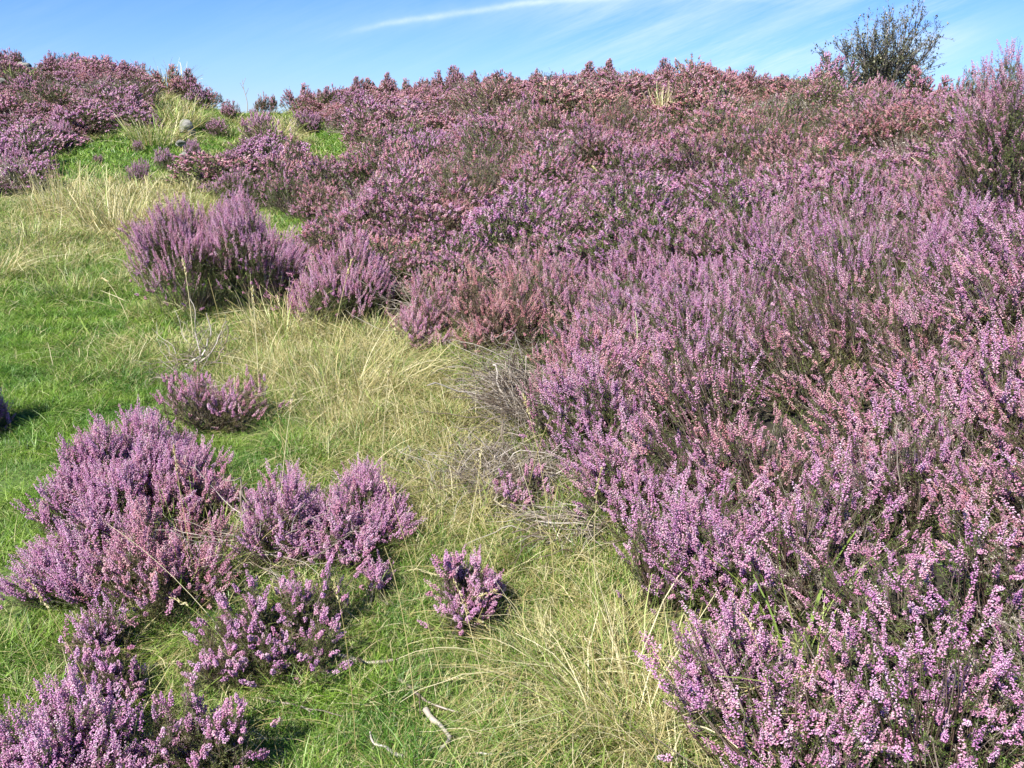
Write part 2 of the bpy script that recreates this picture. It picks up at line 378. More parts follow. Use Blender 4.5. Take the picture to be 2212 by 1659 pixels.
def heather_geo(rx, ry, h, n, lod, seed, fl=(.05, .095), green=.18, lean=(0, 0), lump=.35, spread=.9, base=.3, dens_edge=.5, leafp=(.05, .10), bare=0.0, twigs=1.0, clusters=0, side=0.0, body=1.1):
    """geometry of one heather plant: returns (flowers, foliage, stems)"""
    r = np.random.default_rng(seed); gf, gl, gs = Geo(), Geo(), Geo()
    # tips over a lumpy dome
    rr = r.random(n) ** dens_edge; th = r.random(n) * 6.283
    x, y = rr * np.cos(th), rr * np.sin(th)
    if clusters:
        ct = (np.arange(clusters) * 2.4 + r.random()); cr = np.sqrt((np.arange(clusters) + .5) / clusters) * .82
        cxk, cyk = cr * np.cos(ct) + r.normal(size=clusters) * .1, cr * np.sin(ct) + r.normal(size=clusters) * .1
        kk = r.integers(0, clusters, n); cs = (r.uniform(.7, 1.45, clusters) * 1.05 / math.sqrt(clusters))[kk]
        q_ = np.sqrt(r.random(n)); lx, ly = q_ * np.cos(th), q_ * np.sin(th); x = cxk[kk] + lx * cs; y = cyk[kk] + ly * cs
        rr = np.minimum(np.hypot(x, y), 1.1); chh = r.uniform(.5, 1.12, clusters)[kk] * (1 - .45 * q_ ** 2)
    edge = 1 + .30 * (vnoise(np.cos(th) * 1.3, np.sin(th) * 1.3, 1, seed % 50) - .5) * 2
    lm = 1 + lump * (vnoise(x * rx * 6, y * ry * 6, 1, seed % 40) - .5) * 2
    zt = h * (base + (1 - base) * np.sqrt(np.clip(1 - rr ** 2.4, 0, 1))) * lm * r.uniform(.88, 1.10, n)
    if clusters: zt = h * (base + (1 - base) * np.sqrt(np.clip(1.05 - (rr * .93) ** 2, 0, 1))) * chh * 1.15 * r.uniform(.85, 1.1, n)
    low = r.random(n) < (.22 if not clusters else .12); zt = np.where(low, zt * r.uniform(.45, .9, n), zt)
    T = np.stack([x * rx * edge + lean[0] * zt, y * ry * edge + lean[1] * zt, zt], -1)
    if clusters: x = x * .6 + lx * .7; y = y * .6 + ly * .7
    D = unit(np.stack([x * spread + lean[0] + 0 * x, y * spread + lean[1], np.ones(n) * (1.0)], -1) + r.normal(size=(n, 3)) * np.array([.14, .14, .08]))
    # clusters of tips share a branch end
    FLn = r.uniform(*fl, n) * (1 if h > .2 else .8); FLn = np.where((r.random(n) < green) | (low & (r.random(n) < .75)) | ((zt < side * h) & (r.random(n) < .7)), 0, FLn)
    LLn = r.uniform(*leafp, n) * np.where(FLn == 0, 1.5, 1)
    if h < .2: LLn *= .75
    tot = FLn + LLn; B = T - D * tot[:, None]; B[:, 2] = np.maximum(B[:, 2], .01)
    shoots(gf, gl, gs, B, D, LLn, FLn, lod, r)
    # side shoots under each tip (dark green body)
    m = int(n * body); k = r.integers(0, n, m)
    B2 = B[k] + D[k] * (LLn[k] * r.uniform(-.9, .5, m))[:, None]; B2[:, 2] = np.maximum(B2[:, 2], .01)
    D2 = unit(D[k] + r.normal(size=(m, 3)) * .55)
    F2 = np.where(r.random(m) < .07 * (1 - bare), r.uniform(.015, .04, m), 0)
    shoots(gf, gl, gs, B2, D2, r.uniform(.02, .06, m), F2, lod, r)
    # woody branches from the root crown
    nb = int(min(n, {0: 90, 1: 50, 2: 26}[lod] * twigs + 6)); k = r.choice(n, nb, replace=False); K = 6
    s = np.linspace(0, 1, K)[None, :, None]
    root = np.stack([r.normal(size=nb) * .12 * rx, r.normal(size=nb) * .12 * ry, np.full(nb, -.03)], -1)
    E = B[k] + D[k] * (LLn[k] * .6)[:, None]; mid = root * .4 + E * .6; mid[:, 2] = E[:, 2] * .38
    P = root[:, None] * (1 - s) ** 2 + 2 * mid[:, None] * s * (1 - s) + E[:, None] * s ** 2
    P = P + np.cumsum(r.normal(size=P.shape) * .006, 1) * (s * (1 - s) * 4)
    R0 = r.uniform(.0016, .0036, nb)[:, None] * (1 if lod < 2 else 1.6)
    tubes(gs, P, R0 * np.linspace(1, .35, K)[None], r)
    return gf, gl, gs
CACHE = {}
def heather_meshes(key, **k):
    if key not in CACHE:
        gf, gl, gs = heather_geo(**k)
        CACHE[key] = [(nm, g.mesh("heather_" + nm, [m])) for nm, g, m in (("flowers", gf, M_flower), ("foliage", gl, M_fol), ("stems", gs, M_stem)) if g.n]
    return CACHE[key]
def merged(key, mm=None, **k):
    gf, gl, gs = heather_geo(**k)
    V = []; F = []; Cc = []; mi = []; off = 0
    for i, g in enumerate((gf, gl, gs)):
        if not g.n: continue
        V.append(np.concatenate(g.V)); f_ = np.concatenate(g.F) + off; F.append(f_); Cc.append(np.concatenate(g.C)); mi.append(np.full(len(f_), i)); off += g.n
    return new_mesh(key, np.concatenate(V), np.concatenate(F), np.concatenate(Cc), mm or [M_flower, M_fol, M_stem], np.concatenate(mi))

def bush_at(x0, x1, y0, y1, label, group=None, n=350, lod=0, seed=1, hue=.1, dry=.1, depth=.85, key=None, rz=0, hmax=1.0, hmin=.1, **k):
    """a bush whose picture box is x0..x1, y0..y1"""
    cx = (x0 + x1) / 2; gx_, gy_, gz_ = px2g(cx, y1)
    t1 = row_t(y1); a = gx_ / gy_
    for _ in range(3):
        dep = CP - t1 * SP; r_x = (x1 - x0) / 2 / PW * 2 * TH * dep * gy_; yc = gy_ + r_x * depth * .6
        xc = (cx / PW - .5) * 2 * TH * (CP - row_t((y0 + y1) / 2) * SP) * yc
        r_x = (x1 - x0) / 2 / PW * 2 * TH * dep * yc
    zc = float(gz(xc, yc)); h = min(max(EYE + yc * row_t(y0) - zc, hmin), hmax, (1.5 * r_x + .12) if key else 9)
    e = empty("heather_bush", (xc, yc, zc), rz)
    sx = 1
    if key:      # shared prototype of unit size .3 x .3 x .35
        ms = PROTO[key]; e.scale = (r_x / .30, r_x * depth / .30, h / .36)
    else:
        k.setdefault('clusters', 9); k.setdefault('body', 2.2)
        ms = heather_meshes((label, seed), rx=r_x * .92, ry=r_x * depth * .92, h=h * .97, n=n, lod=lod, seed=seed, **k)
    tag(e, label, "heather bush", group)
    for nm, me in ms:
        o = link(nm, me, e); o["hue"] = float(hue); o["dry"] = float(dry)
    return e
PROTO = {
    'mid_a': heather_meshes('mid_a', clusters=8, fl=(.035, .06), rx=.30, ry=.30, h=.36, n=420, lod=1, seed=3, side=.45, spread=1.0),
    'mid_b': heather_meshes('mid_b', clusters=7, fl=(.03, .055), rx=.30, ry=.30, h=.36, n=330, lod=1, seed=4, green=.3, lump=.5, side=.5, spread=1.0),
    'far_a': heather_meshes('far_a', clusters=6, fl=(.022, .04), leafp=(.03, .05), rx=.30, ry=.30, h=.36, n=520, lod=2, seed=5, side=.4, spread=1.2),
    'far_b': heather_meshes('far_b', clusters=7, fl=(.022, .04), leafp=(.03, .05), rx=.30, ry=.30, h=.36, n=420, lod=2, seed=6, green=.3, lump=.5, side=.6, spread=1.2),
    'far_c': heather_meshes('far_c', clusters=3, fl=(.022, .04), leafp=(.03, .05), rx=.30, ry=.30, h=.36, n=360, lod=2, seed=7, green=.15, lump=.4, spread=1.2, base=.6, side=.5),
    'green': heather_meshes('green', rx=.30, ry=.30, h=.36, n=300, lod=1, seed=8, green=.85, lump=.5, body=2),
}

#@@FOREGROUND
bush = bush_at
# the near bushes, every one with branches of its own
bush(275, 560, 458, 712, "big upright mauve heather bush rising from the grass, left one of the tall pair", seed=101, n=1500, hue=.26, fl=(.06, .10), green=.05, spread=.6, base=.72, lump=.3, depth=1.35, clusters=0, dens_edge=.55)
bush(450, 670, 472, 708, "tall mauve heather bush touching the right side of the biggest upright bush", seed=102, n=900, hue=.22, fl=(.06, .10), green=.05, spread=.6, base=.72, lump=.35, depth=1.35, clusters=0, dens_edge=.55)
bush(632, 860, 545, 722, "pink heather bush at the corner of the heather slope, beside the tall upright pair", seed=103, n=750, hue=.3, fl=(.05, .09), green=.10, spread=.55, depth=1.0, clusters=0)
bush(80, 470, 835, 1195, "wide sprawling mauve heather bush bordering the green path, behind the beaded pink one", seed=104, n=1700, hue=.16, green=.10, spread=.8, lump=.4, clusters=22, depth=1.45, hmax=.26)
bush(290, 600, 780, 960, "thin greyish heather bush with long straw growing through it, behind the wide sprawling bush", seed=105, n=270, hue=.3, dry=.6, green=.3, fl=(.03, .06), spread=.8, depth=1.0)
bush(50, 320, 1070, 1330, "low lilac heather bush leaning out over the short turf of the path", seed=106, n=560, hue=.08, green=.1, lean=(-.35, 0), spread=.8, clusters=14, depth=1.35, hmax=.22)
bush(270, 520, 960, 1180, "faded pink heather bush in the crook between the wide sprawling bush and the grey-twigged one", seed=118, n=480, hue=.42, dry=.5, hmax=.22, clusters=14, green=.2, fl=(.03, .06), depth=1.0)
bush(180, 540, 1110, 1375, "heather bush with beaded reddish pink spikes and a brown woody underside", seed=107, n=520, hue=.50, dry=.45, green=.12, fl=(.045, .08), spread=1.0, clusters=14, depth=1.3, hmax=.27)
bush(105, 300, 1280, 1470, "small loose heather bush with few lilac tips at the edge of the path", seed=108, n=120, body=4.0, hue=.08, dry=.4, green=.5, spread=1.1, depth=1.0)
bush(480, 750, 955, 1260, "rounded mauve heather bush with grey bare twigs showing on its left side", seed=109, n=560, hue=.18, dry=.45, green=.22, lump=.4, clusters=15, depth=1.45, hmax=.28)
bush(640, 895, 985, 1240, "dense pale mauve heather bush joined to the right of the grey-twigged one", seed=110, n=600, hue=.22, dry=.2, green=.1, lump=.4, clusters=14, depth=1.45, hmax=.26)
bush(765, 860, 1225, 1310, "tiny tuft of heather with a few lilac spikes between two larger bushes", seed=111, n=40, hue=.15, dry=.3, green=.25, clusters=4)
bush(905, 1125, 1175, 1395, "small round heather bush standing alone in the grass in the middle foreground", seed=112, n=300, hue=.24, dry=.3, green=.18, spread=1.0, fl=(.03, .055), clusters=10, depth=1.0)
bush(415, 800, 1245, 1530, "low dark green heather bush with scattered short lilac flower clusters", seed=113, n=430, body=4.0, hue=.08, dry=.25, green=.55, spread=1.0, fl=(.02, .045), lump=.5, clusters=14, depth=1.35, hmax=.26)
bush(-60, 340, 1510, 1800, "closest purple heather bush, cut off by the bottom corner of the picture", seed=114, n=640, hue=.04, green=.12, spread=.7, clusters=12, hmax=.34)
bush(250, 600, 1470, 1760, "sparse dark heather bush with dots of lilac beside the closest purple bush", seed=115, n=330, body=4.0, hue=.1, dry=.3, green=.52, spread=1.0, fl=(.02, .05), lump=.5, clusters=13, hmax=.26)
bush(130, 330, 1400, 1560, "thin dark heather bush between the path edge and the closest purple bush", seed=119, n=150, body=4.0, hue=.1, dry=.4, green=.45, spread=1.0, fl=(.025, .05), hmax=.3)
bush(1040, 1215, 1010, 1130, "short patchy heather tuft with pale pink tips beside the bare grey stems", seed=116, n=110, hue=.25, dry=.4, green=.3, fl=(.025, .05))
bush(-130, 24, 770, 970, "shaded heather bush just entering at the left edge across the turf path", seed=117, n=360, hue=.1, dry=.2, green=.25)
bush(560, 720, 575, 690, "feathery pink heather filling the gap between the tall pair and the corner bush", seed=131, n=330, hue=.3, dry=.2, fl=(.05, .08), clusters=0, base=.7, lod=0)
bush(860, 985, 690, 775, "ragged pink heather fringe drooping over the yellow matted grass", seed=132, n=200, hue=.45, dry=.5, green=.25, fl=(.03, .06))
bush(640, 820, 1150, 1260, "low mauve skirt of heather in front of the joined pale mauve bush", seed=133, n=200, hue=.2, dry=.3, green=.25, fl=(.03, .055), hmax=.2)
bush(380, 560, 1360, 1500, "few lilac sprigs on brown stems between the beaded bush and the low dark green bush", seed=134, n=80, hue=.1, dry=.6, green=.5, fl=(.02, .05), hmax=.22, body=3.0)
# the outer clumps of the slope
bush(1195, 1450, 770, 1040, "mauve heather clump overhanging the bare grey stems", seed=121, n=520, clusters=14, hue=.08, green=.16, lean=(-.35, -.1), fl=(.05, .09))
bush(1230, 1480, 930, 1150, "pink heather clump above the dark hollow at the border of the slope", seed=122, n=420, clusters=14, hue=.25, green=.2, lean=(-.3, -.1), fl=(.04, .08))
bush(1400, 1760, 1080, 1400, "bright mauve heather clump with long spikes leaning out over the grass", seed=123, n=640, clusters=14, hue=.05, green=.14, lean=(-.35, -.1), fl=(.05, .09))
bush(1430, 1800, 1330, 1640, "purple heather clump nearest the large straw tussock", seed=124, n=560, clusters=14, hue=.04, green=.22, lean=(-.3, -.1), fl=(.04, .08))
bush(950, 1180, 590, 780, "rusty brown heather clump with spent flowers at the top of the bare stems", seed=125, n=360, hue=.85, dry=.8, green=.3, lod=0)
bush(820, 1010, 600, 755, "dull pink heather clump behind the yellow matted grass", seed=126, n=300, hue=.5, dry=.55, green=.3, lod=0)
bush(1985, 2460, 120, 560, "tall out-of-focus heather bush standing against the sky at the right edge", seed=127, n=1500, hue=.3, green=.42, lod=0, spread=.6, lump=.3, clusters=14, base=.85, hmax=.78, body=2.5)
bush(1930, 2240, 420, 650, "mauve heather clump above a deep dark hollow near the right edge", seed=128, n=700, hue=.05, green=.2, lod=0)
bush(1820, 1960, 205, 300, "dark green heather clump with few flowers below the tree", seed=129, n=300, hue=.3, green=.7, lod=1)

# ------------------------------------------------------------------ hillside clumps one can tell apart
hill = [
 (0, 58, 90, 135, 'far_b', .45, .6, "brownish heather clump on the hill crest at the far left edge, above the white stones"),
 (86, 133, 99, 135, 'far_a', .3, .4, "rounded purple heather clump on the left hill crest beside the white stones"),
 (150, 192, 102, 140, 'far_c', .35, .4, "heather clump with ragged top on the left hill crest, second from the stones"),
 (390, 465, 186, 236, 'far_a', .0, .1, "vivid purple heather clump under the pale tussock on the left hill"),
 (549, 602, 188, 232, 'far_b', .8, .7, "dark brown heather clump alone on the skyline in the dip between the hills"),
 (502, 610, 236, 316, 'mid_a', .12, .2, "broad heather clump with a dark hollow in the middle of the dip"),
 (533, 574, 298, 344, 'mid_a', .0, .1, "small bright purple heather clump in front of the broad clump in the dip"),
 (396, 443, 297, 352, 'mid_a', .05, .1, "upright purple heather clump beside the grey stones"),
 (272, 326, 342, 410, 'mid_a', .05, .1, "lavender heather clump at the near end of the row below the grey stones"),
 (322, 394, 320, 376, 'mid_b', .1, .1, "two-humped heather clump between the grey stones and the lavender clump"),
 (626, 722, 236, 296, 'mid_a', .12, .1, "pink-purple heather clump above the small bright green lawn patch"),
 (281, 312, 303, 332, 'mid_b', .2, .5, "small dark heather tuft alone on the green bank"),
 (198, 229, 336, 358, 'mid_b', .3, .6, "tiny faded heather tuft low in the green bank grass"),
 (97, 160, 252, 326, 'mid_a', .1, .1, "pale lavender heather clump at the foot of the left hill"),
 (158, 255, 209, 292, 'far_b', .1, .2, "big heather clump with dark openings half way up the left hill"),
 (-20, 102, 272, 330, 'far_b', .2, .3, "deeply shaded heather clump at the foot of the left hill by the left edge"),
 (-30, 78, 313, 395, 'mid_a', .2, .2, "purple heather clump at the left edge where the turf begins"),
 (652, 718, 330, 375, 'green', .2, .1, "dark green flowerless heather clump beyond the upright pair"),
 (196, 262, 112, 150, 'far_b', .4, .6, "dark heather clump on the outer shoulder of the left hill crest"),
 (262, 330, 140, 185, 'far_a', .3, .5, "dull mauve heather clump on the steep shoulder left of the pale tussock"),
 (20, 110, 165, 215, 'far_a', .15, .3, "wide heather clump just below the white stones"),
 (110, 190, 160, 205, 'far_b', .1, .3, "mauve heather clump right below the cluster of white stones"),
 (190, 270, 175, 215, 'far_c', .25, .6, "brownish heather clump in the upper middle of the left hill"),
 (60, 140, 215, 262, 'far_b', .05, .2, "purple heather clump above the lavender clump on the left hill"),
 (255, 330, 205, 262, 'far_a', .2, .3, "heather clump leaning over the edge of the grassy gully"),
 (700, 790, 205, 250, 'far_a', .0, .1, "violet heather clump high on the slope right of the dip"),
 (820, 930, 215, 262, 'far_a', .0, .05, "widest violet heather clump high on the slope"),
 (905, 985, 260, 300, 'far_b', .2, .4, "heather clump with brown base half way up the slope centre"),
 (1100, 1180, 190, 230, 'far_b', .5, .7, "brown-based heather clump under the twiggy skyline pair"),
 (1290, 1400, 185, 235, 'far_a', .15, .2, "broad pink heather clump below the highest single sprig"),
 (432, 505, 330, 385, 'mid_b', .35, .3, "dusky pink heather clump behind the row below the grey stones"),
 (455, 540, 375, 440, 'mid_b', .4, .6, "thin olive-pink heather clump among the grass behind the tall upright pair"),
 (560, 640, 330, 395, 'mid_a', .25, .2, "mauve-pink heather clump in front of the straw tussock in the dip"),
 (430, 500, 255, 300, 'mid_b', .2, .5, "low dark heather clump in the gully left of the dip"),
 (470, 520, 220, 262, 'far_a', .4, .4, "dull pink heather clump at the head of the gully"),
 (300, 352, 240, 285, 'far_b', .2, .3, "dark mauve heather clump at the edge of the left hill gully"),
 (1598, 1636, 134, 165, 'far_c', .5, .3, "round pink heather clump on the skyline, nearest to the tree of the single knobs"),
 (1711, 1850, 130, 180, 'far_a', .15, .2, "long pink heather hummock on the skyline in front of the tree"),
 (1837, 1936, 137, 200, 'far_b', .6, .9, "grey-brown woody heather clump at the foot of the tree"),
 (1877, 1958, 168, 225, 'mid_a', .35, .2, "pale pink heather clump right of the tree foot with long upright spikes"),
 (1244, 1282, 132, 165, 'far_c', .7, .5, "brown domed heather knob on the skyline over the slope middle"),
 (1333, 1350, 126, 150, 'far_c', .7, .5, "single heather sprig poking highest above the skyline"),
 (1470, 1530, 136, 165, 'far_c', .7, .6, "group of dark heather knobs on the skyline with sky showing through"),
 (1090, 1130, 134, 160, 'far_c', .6, .8, "grey twiggy heather clump on the skyline, the left one of two"),
 (1130, 1176, 129, 160, 'far_c', .6, .8, "dark twiggy heather clump on the skyline, the right one of two"),
 (1460, 1600, 225, 300, 'green', .4, .3, "broad dark olive heather clump below the skyline knobs"),
 (1480, 1560, 300, 355, 'mid_a', .02, .1, "bright magenta heather clump beneath the dark olive clump"),
 (1700, 1800, 290, 360, 'mid_a', .3, .1, "pale buff heather clump in front of the long skyline hummock"),
 (1040, 1120, 420, 490, 'mid_a', .05, .1, "magenta heather clump in the middle of the slope among pinker ones"),
]
for i, (x0, x1, y0, y1, kk, hu, dr, lab) in enumerate(hill):
    bush(x0, x1, y0, y1, lab, key=kk, hue=hu, dry=dr, rz=i * 1.7, hmin=.12)
# small knobs along the crest
rk = np.random.default_rng(77)
def crest_row(px):
    P = [(0, 115), (100, 115), (190, 120), (260, 140), (330, 165), (400, 168), (480, 190), (540, 222), (640, 208), (700, 185), (800, 170), (900, 163), (1000, 152), (1100, 152), (1300, 155), (1500, 158), (1700, 160), (1950, 175), (2050, 185), (2212, 180)]
    return float(np.interp(px, [p[0] for p in P], [p[1] for p in P]))
for px in (648, 668, 715, 755, 790, 820, 850, 888, 948, 985, 1022, 1062, 1160, 1190, 1225, 1262, 1300, 1365, 1405, 1445, 1500, 1545, 1580, 1625, 1690, 1975, 205, 240, 285, 310, 700, 735, 772, 800, 835, 868, 905, 930, 965, 1003, 1040, 1205, 1312, 1383, 1425, 1560, 1665, 2005, 2045, 222, 268, 372, 420, 455):
    x, y, z = ridge(px); h = EYE + y * row_t(crest_row(px) - rk.uniform(2, 14)) - z
    w = rk.uniform(.20, .40)
    h = min(max(h, .2), .5, w * 1.3 + .05)
    e = empty("heather_bush", (x, y - .1, z), px, (w / .3, w / .3, h / .36))
    tag(e, "one of the small dark-pink heather knobs lined up along the hill crest against the sky", "heather bush", "small heather knobs along the hill crest")
    for nm, me in PROTO['far_c' if rk.random() < .6 else 'far_b']:
        o = link(nm, me, e); o["hue"] = float(rk.uniform(.4, .8)); o["dry"] = float(rk.uniform(.3, .9))

# ------------------------------------------------------------------ scattering (stuff)
def scatter(name, pts, rot, scl, idx, attrs, meshes, label):
    """one object: points that carry the plants through geometry nodes"""
    me = bpy.data.meshes.new(name); me.vertices.add(len(pts)); me.vertices.foreach_set("co", np.ascontiguousarray(pts, dtype=np.float32).ravel())
    def addv(nm, a): at = me.attributes.new(nm, 'FLOAT_VECTOR', 'POINT'); at.data.foreach_set("vector", np.ascontiguousarray(a, dtype=np.float32).ravel())
    def addf(nm, a): at = me.attributes.new(nm, 'FLOAT', 'POINT'); at.data.foreach_set("value", np.ascontiguousarray(a, dtype=np.float32))
    addv("rot", rot); addv("scl", scl)
    at = me.attributes.new("pick", 'INT', 'POINT'); at.data.foreach_set("value", np.ascontiguousarray(idx, dtype=np.int32))
    for k, a in attrs.items(): addf(k, a)
    me.update()
    o = link(name, me); tag(o, label, None, None, "stuff")
    cl = bpy.data.collections.new(name + "_plants")
    for i, m_ in enumerate(meshes):
        po = bpy.data.objects.new("%s_%02d" % (name, i), m_); cl.objects.link(po)
    ng = bpy.data.node_groups.new(name, 'GeometryNodeTree')
    ng.interface.new_socket("Geometry", in_out='INPUT', socket_type='NodeSocketGeometry'); ng.interface.new_socket("Geometry", in_out='OUTPUT', socket_type='NodeSocketGeometry')
    gi = ng.nodes.new('NodeGroupInput'); go = ng.nodes.new('NodeGroupOutput')
    ip = ng.nodes.new('GeometryNodeInstanceOnPoints'); ci = ng.nodes.new('GeometryNodeCollectionInfo')
    ci.inputs['Collection'].default_value = cl; ci.inputs['Separate Children'].default_value = True; ci.inputs['Reset Children'].default_value = True
    ip.inputs['Pick Instance'].default_value = True
    def na(nm, ty):
        a = ng.nodes.new('GeometryNodeInputNamedAttribute'); a.data_type = ty; a.inputs['Name'].default_value = nm; return a.outputs['Attribute']
    L = ng.links
    L.new(gi.outputs[0], ip.inputs['Points']); L.new(ci.outputs[0], ip.inputs['Instance']); L.new(na("pick", 'INT'), ip.inputs['Instance Index'])
    L.new(na("rot", 'FLOAT_VECTOR'), ip.inputs['Rotation']); L.new(na("scl", 'FLOAT_VECTOR'), ip.inputs['Scale']); L.new(ip.outputs[0], go.inputs[0])
    md = o.modifiers.new("plants", 'NODES'); md.node_group = ng
    return o
def jitter_grid(x0, x1, y0, y1, s, r):
    X, Y = np.meshgrid(np.arange(x0, x1, s), np.arange(y0, y1, s)); X = X.ravel(); Y = Y.ravel()
    return X + (r.random(len(X)) - .5) * s, Y + (r.random(len(X)) - .5) * s
def in_view(x, y, m=320, top=.4):
    ys = np.maximum(y, .3); z = gz(x, y); px, py = project(x, ys, z + .2)
    a = x / ys
    return (y > .9) & (px > -m) & (px < PW + m) & (py < PH + 450) & (y < 30)

# heather mass
protos = []
for i in range(5): protos.append(merged("hm0_%d" % i, rx=.21, ry=.21, h=.36, n=66, lod=0, seed=200 + i, green=.14 + .06 * i, lump=.45, spread=.5, base=.6, fl=(.045, .095)))
protos.append(merged("hm0_g", rx=.21, ry=.21, h=.34, n=60, lod=0, seed=209, green=.85, lump=.5, spread=.6, base=.5))
protos.append(merged("hm0_d", mm=[M_flower, M_dead, M_dead], rx=0.21, ry=0.21, h=0.3, n=60, lod=0, seed=260, green=.93, lump=.5, spread=.9, base=.5, twigs=3))
for i in range(5): protos.append(merged("hm1_%d" % i, rx=.28, ry=.28, h=.38, n=190, lod=1, seed=220 + i, fl=(.028, .05), leafp=(.035, .06), side=.4, green=.08 + .06 * i, lump=.45, spread=.8, base=.35))
protos.append(merged("hm1_g", rx=.28, ry=.28, h=.36, n=90, lod=1, seed=229, green=.85, lump=.5, spread=.6, base=.5))
protos.append(merged("hm1_d", mm=[M_flower, M_dead, M_dead], rx=0.28, ry=0.28, h=0.3, n=110, lod=1, seed=261, green=.93, lump=.5, spread=.9, base=.5, twigs=3))
for i in range(5): protos.append(merged("hm2_%d" % i, rx=.30, ry=.30, h=.34, n=330, lod=2, seed=240 + i, fl=(.022, .04), leafp=(.03, .05), side=.45, green=.06 + .07 * i, lump=.5, spread=1.2, base=.2))
protos.append(merged("hm2_g", rx=.30, ry=.30, h=.34, n=260, lod=2, seed=249, green=.85, lump=.5, spread=1.2, base=.2))
protos.append(merged("hm2_d", mm=[M_flower, M_dead, M_dead], rx=0.3, ry=0.3, h=0.3, n=170, lod=2, seed=262, green=.93, lump=.5, spread=.9, base=.5, twigs=3))
# spent / buff patches and pure mauve ones, by where they lie on the slope
HUE = [(1050, 560, 180, 90, .38), (830, 530, 160, 60, .30), (1150, 680, 120, 100, .45), (1050, 700, 90, 60, .5), (1900, 720, 200, 80, .18), (1750, 800, 200, 60, .15), (1700, 330, 200, 60, .25), (1300, 430, 150, 40, .2),
       (1250, 200, 500, 60, .30), (1600, 200, 300, 50, .25), (730, 400, 60, 25, .6), (500, 380, 100, 30, .3), (1080, 440, 80, 40, -.3), (860, 230, 80, 20, -.4), (2100, 460, 120, 50, -.3), (1700, 1200, 200, 150, -.12),
       (2000, 1400, 300, 200, -.12), (1320, 500, 80, 40, -.1), (150, 220, 160, 80, -.02)]
def hue_at(x, y):
    px, py = project(x, np.maximum(y, 1), gz(x, y) + .3); h = .32 + (fbm(x, y, 1.1, 61) - .5) * .6 + (fbm(x, y, .33, 64) - .5) * .9 + (R.random(len(x)) - .5) * .22
    for cx, cy, rx, ry, a in HUE: h += a * np.exp(-((px - cx) / rx) ** 2 - ((py - cy) / ry) ** 2)
    return np.clip(h, 0, 1)
def cells(x, y, f, seed):
    """offset from, and a number for, the clump a point belongs to"""
    X, Y = x * f, y * f; best = np.full(x.shape, 9.); ox = np.zeros_like(best); oy = np.zeros_like(best); cid = np.zeros(x.shape)
    ix, iy = np.floor(X).astype(int), np.floor(Y).astype(int)
    for di in (-1, 0, 1):
        for dj in (-1, 0, 1):
            a, b = (ix + di + seed) & 255, (iy + dj + 2 * seed) & 255
            cx, cy = ix + di + LAT[a, b], iy + dj + LAT[b, (a + 91) & 255]; d = np.hypot(X - cx, Y - cy); m = d < best
            best = np.where(m, d, best); ox = np.where(m, X - cx, ox); oy = np.where(m, Y - cy, oy); cid = np.where(m, LAT[(a + 13) & 255, (b + 57) & 255], cid)
    return best, ox, oy, cid
P = []; I = []; S = []; LN = []; CI = []
THIN = ((60, 180, 80, 30, 1.2), (10, 215, 40, 16, .8), (130, 150, 40, 12, .4), (560, 420, 110, 40, .8), (680, 500, 80, 45, .6), (1095, 800, 110, 110, 1.0), (900, 700, 90, 50, .35), (1900, 470, 90, 30, .6), (1580, 470, 70, 25, .5), (1180, 330, 60, 25, .4), (1250, 190, 90, 20, .4))
# (lod, spacing, y range, x range, width range, height range, clump domes?)
for lod, s, y0, y1, xr, w0, w1, h0, h1, dome in ((0, .17, .9, 5.6, 5, .85, 1.2, .62, .9, 0), (0, .40, .9, 5.6, 5, 1.0, 1.5, .9, 1.25, 1),
                                                (1, .23, 5.6, 10.5, 9, .85, 1.15, .55, .85, 0), (1, .46, 5.6, 10.5, 9, 1.0, 1.6, .8, 1.25, 1),
                                                (2, .27, 10.5, 27, 22, .8, 1.2, .40, .7, 0), (2, .52, 10.5, 27, 22, 1.0, 1.9, .75, 1.3, 1)):
    x, y = jitter_grid(-xr, xr, y0, y1, s, R)
    k = in_view(x, y) & is_heather(x, y); x, y = x[k], y[k]
    gn = fbm(x, y, .9, 71); cd_, ox, oy, ci = cells(x, y, (1.7, 1.2, .9)[lod], 40 + lod)
    idx = lod * 7 + R.integers(0, 5, len(x)); idx = np.where((gn > .60) & (R.random(len(x)) < .6) | (ci > .86) & (R.random(len(x)) < .75), lod * 7 + 5, idx)
    idx = np.where((fbm(x, y, 1.3, 171) > .68) & (R.random(len(x)) < .7) | (ci < .05), lod * 7 + 6, idx)
    tx, ty = project(x, y, gz(x, y)); thin = .10 * dome * np.ones(len(x))
    for bx, by, brx, bry, ba in THIN: thin += ba * np.exp(-((tx - bx) / brx) ** 2 - ((ty - by) / bry) ** 2)
    gap = (R.random(len(x)) < thin) | (fbm(x, y, 2.2, 81) < (.32, .35, .34)[lod]) & (R.random(len(x)) < .85) | (cd_ > .7) & (R.random(len(x)) < .6)
    x, y, idx, cd_, ox, oy, ci = [q[~gap] for q in (x, y, idx, cd_, ox, oy, ci)]; CI.append(np.where(dome, (ci * .5 + R.random(len(x)) * .5), ci))
    hs = R.uniform(h0, h1, len(x)) * (.62 + .72 * fbm(x, y, .8, 91)) * (.85 + .3 * ci) * (1.12 - .3 * np.minimum(cd_, 1))
    ws = R.uniform(w0, w1, len(x)); S.append(np.stack([ws, ws * R.uniform(.85, 1.15, len(x)), hs], -1)); P.append(np.stack([x, y, gz(x, y) - .02], -1)); I.append(idx)
    near = 1 - sstep(3.5, 8, y)
    LN.append(np.stack([R.normal(0, .1, len(x)) + .10 * near - oy * .3, R.normal(0, .1, len(x)) + ox * .3 - .30 * near * sstep(-.2, 1.2, x), R.random(len(x)) * 0], -1))
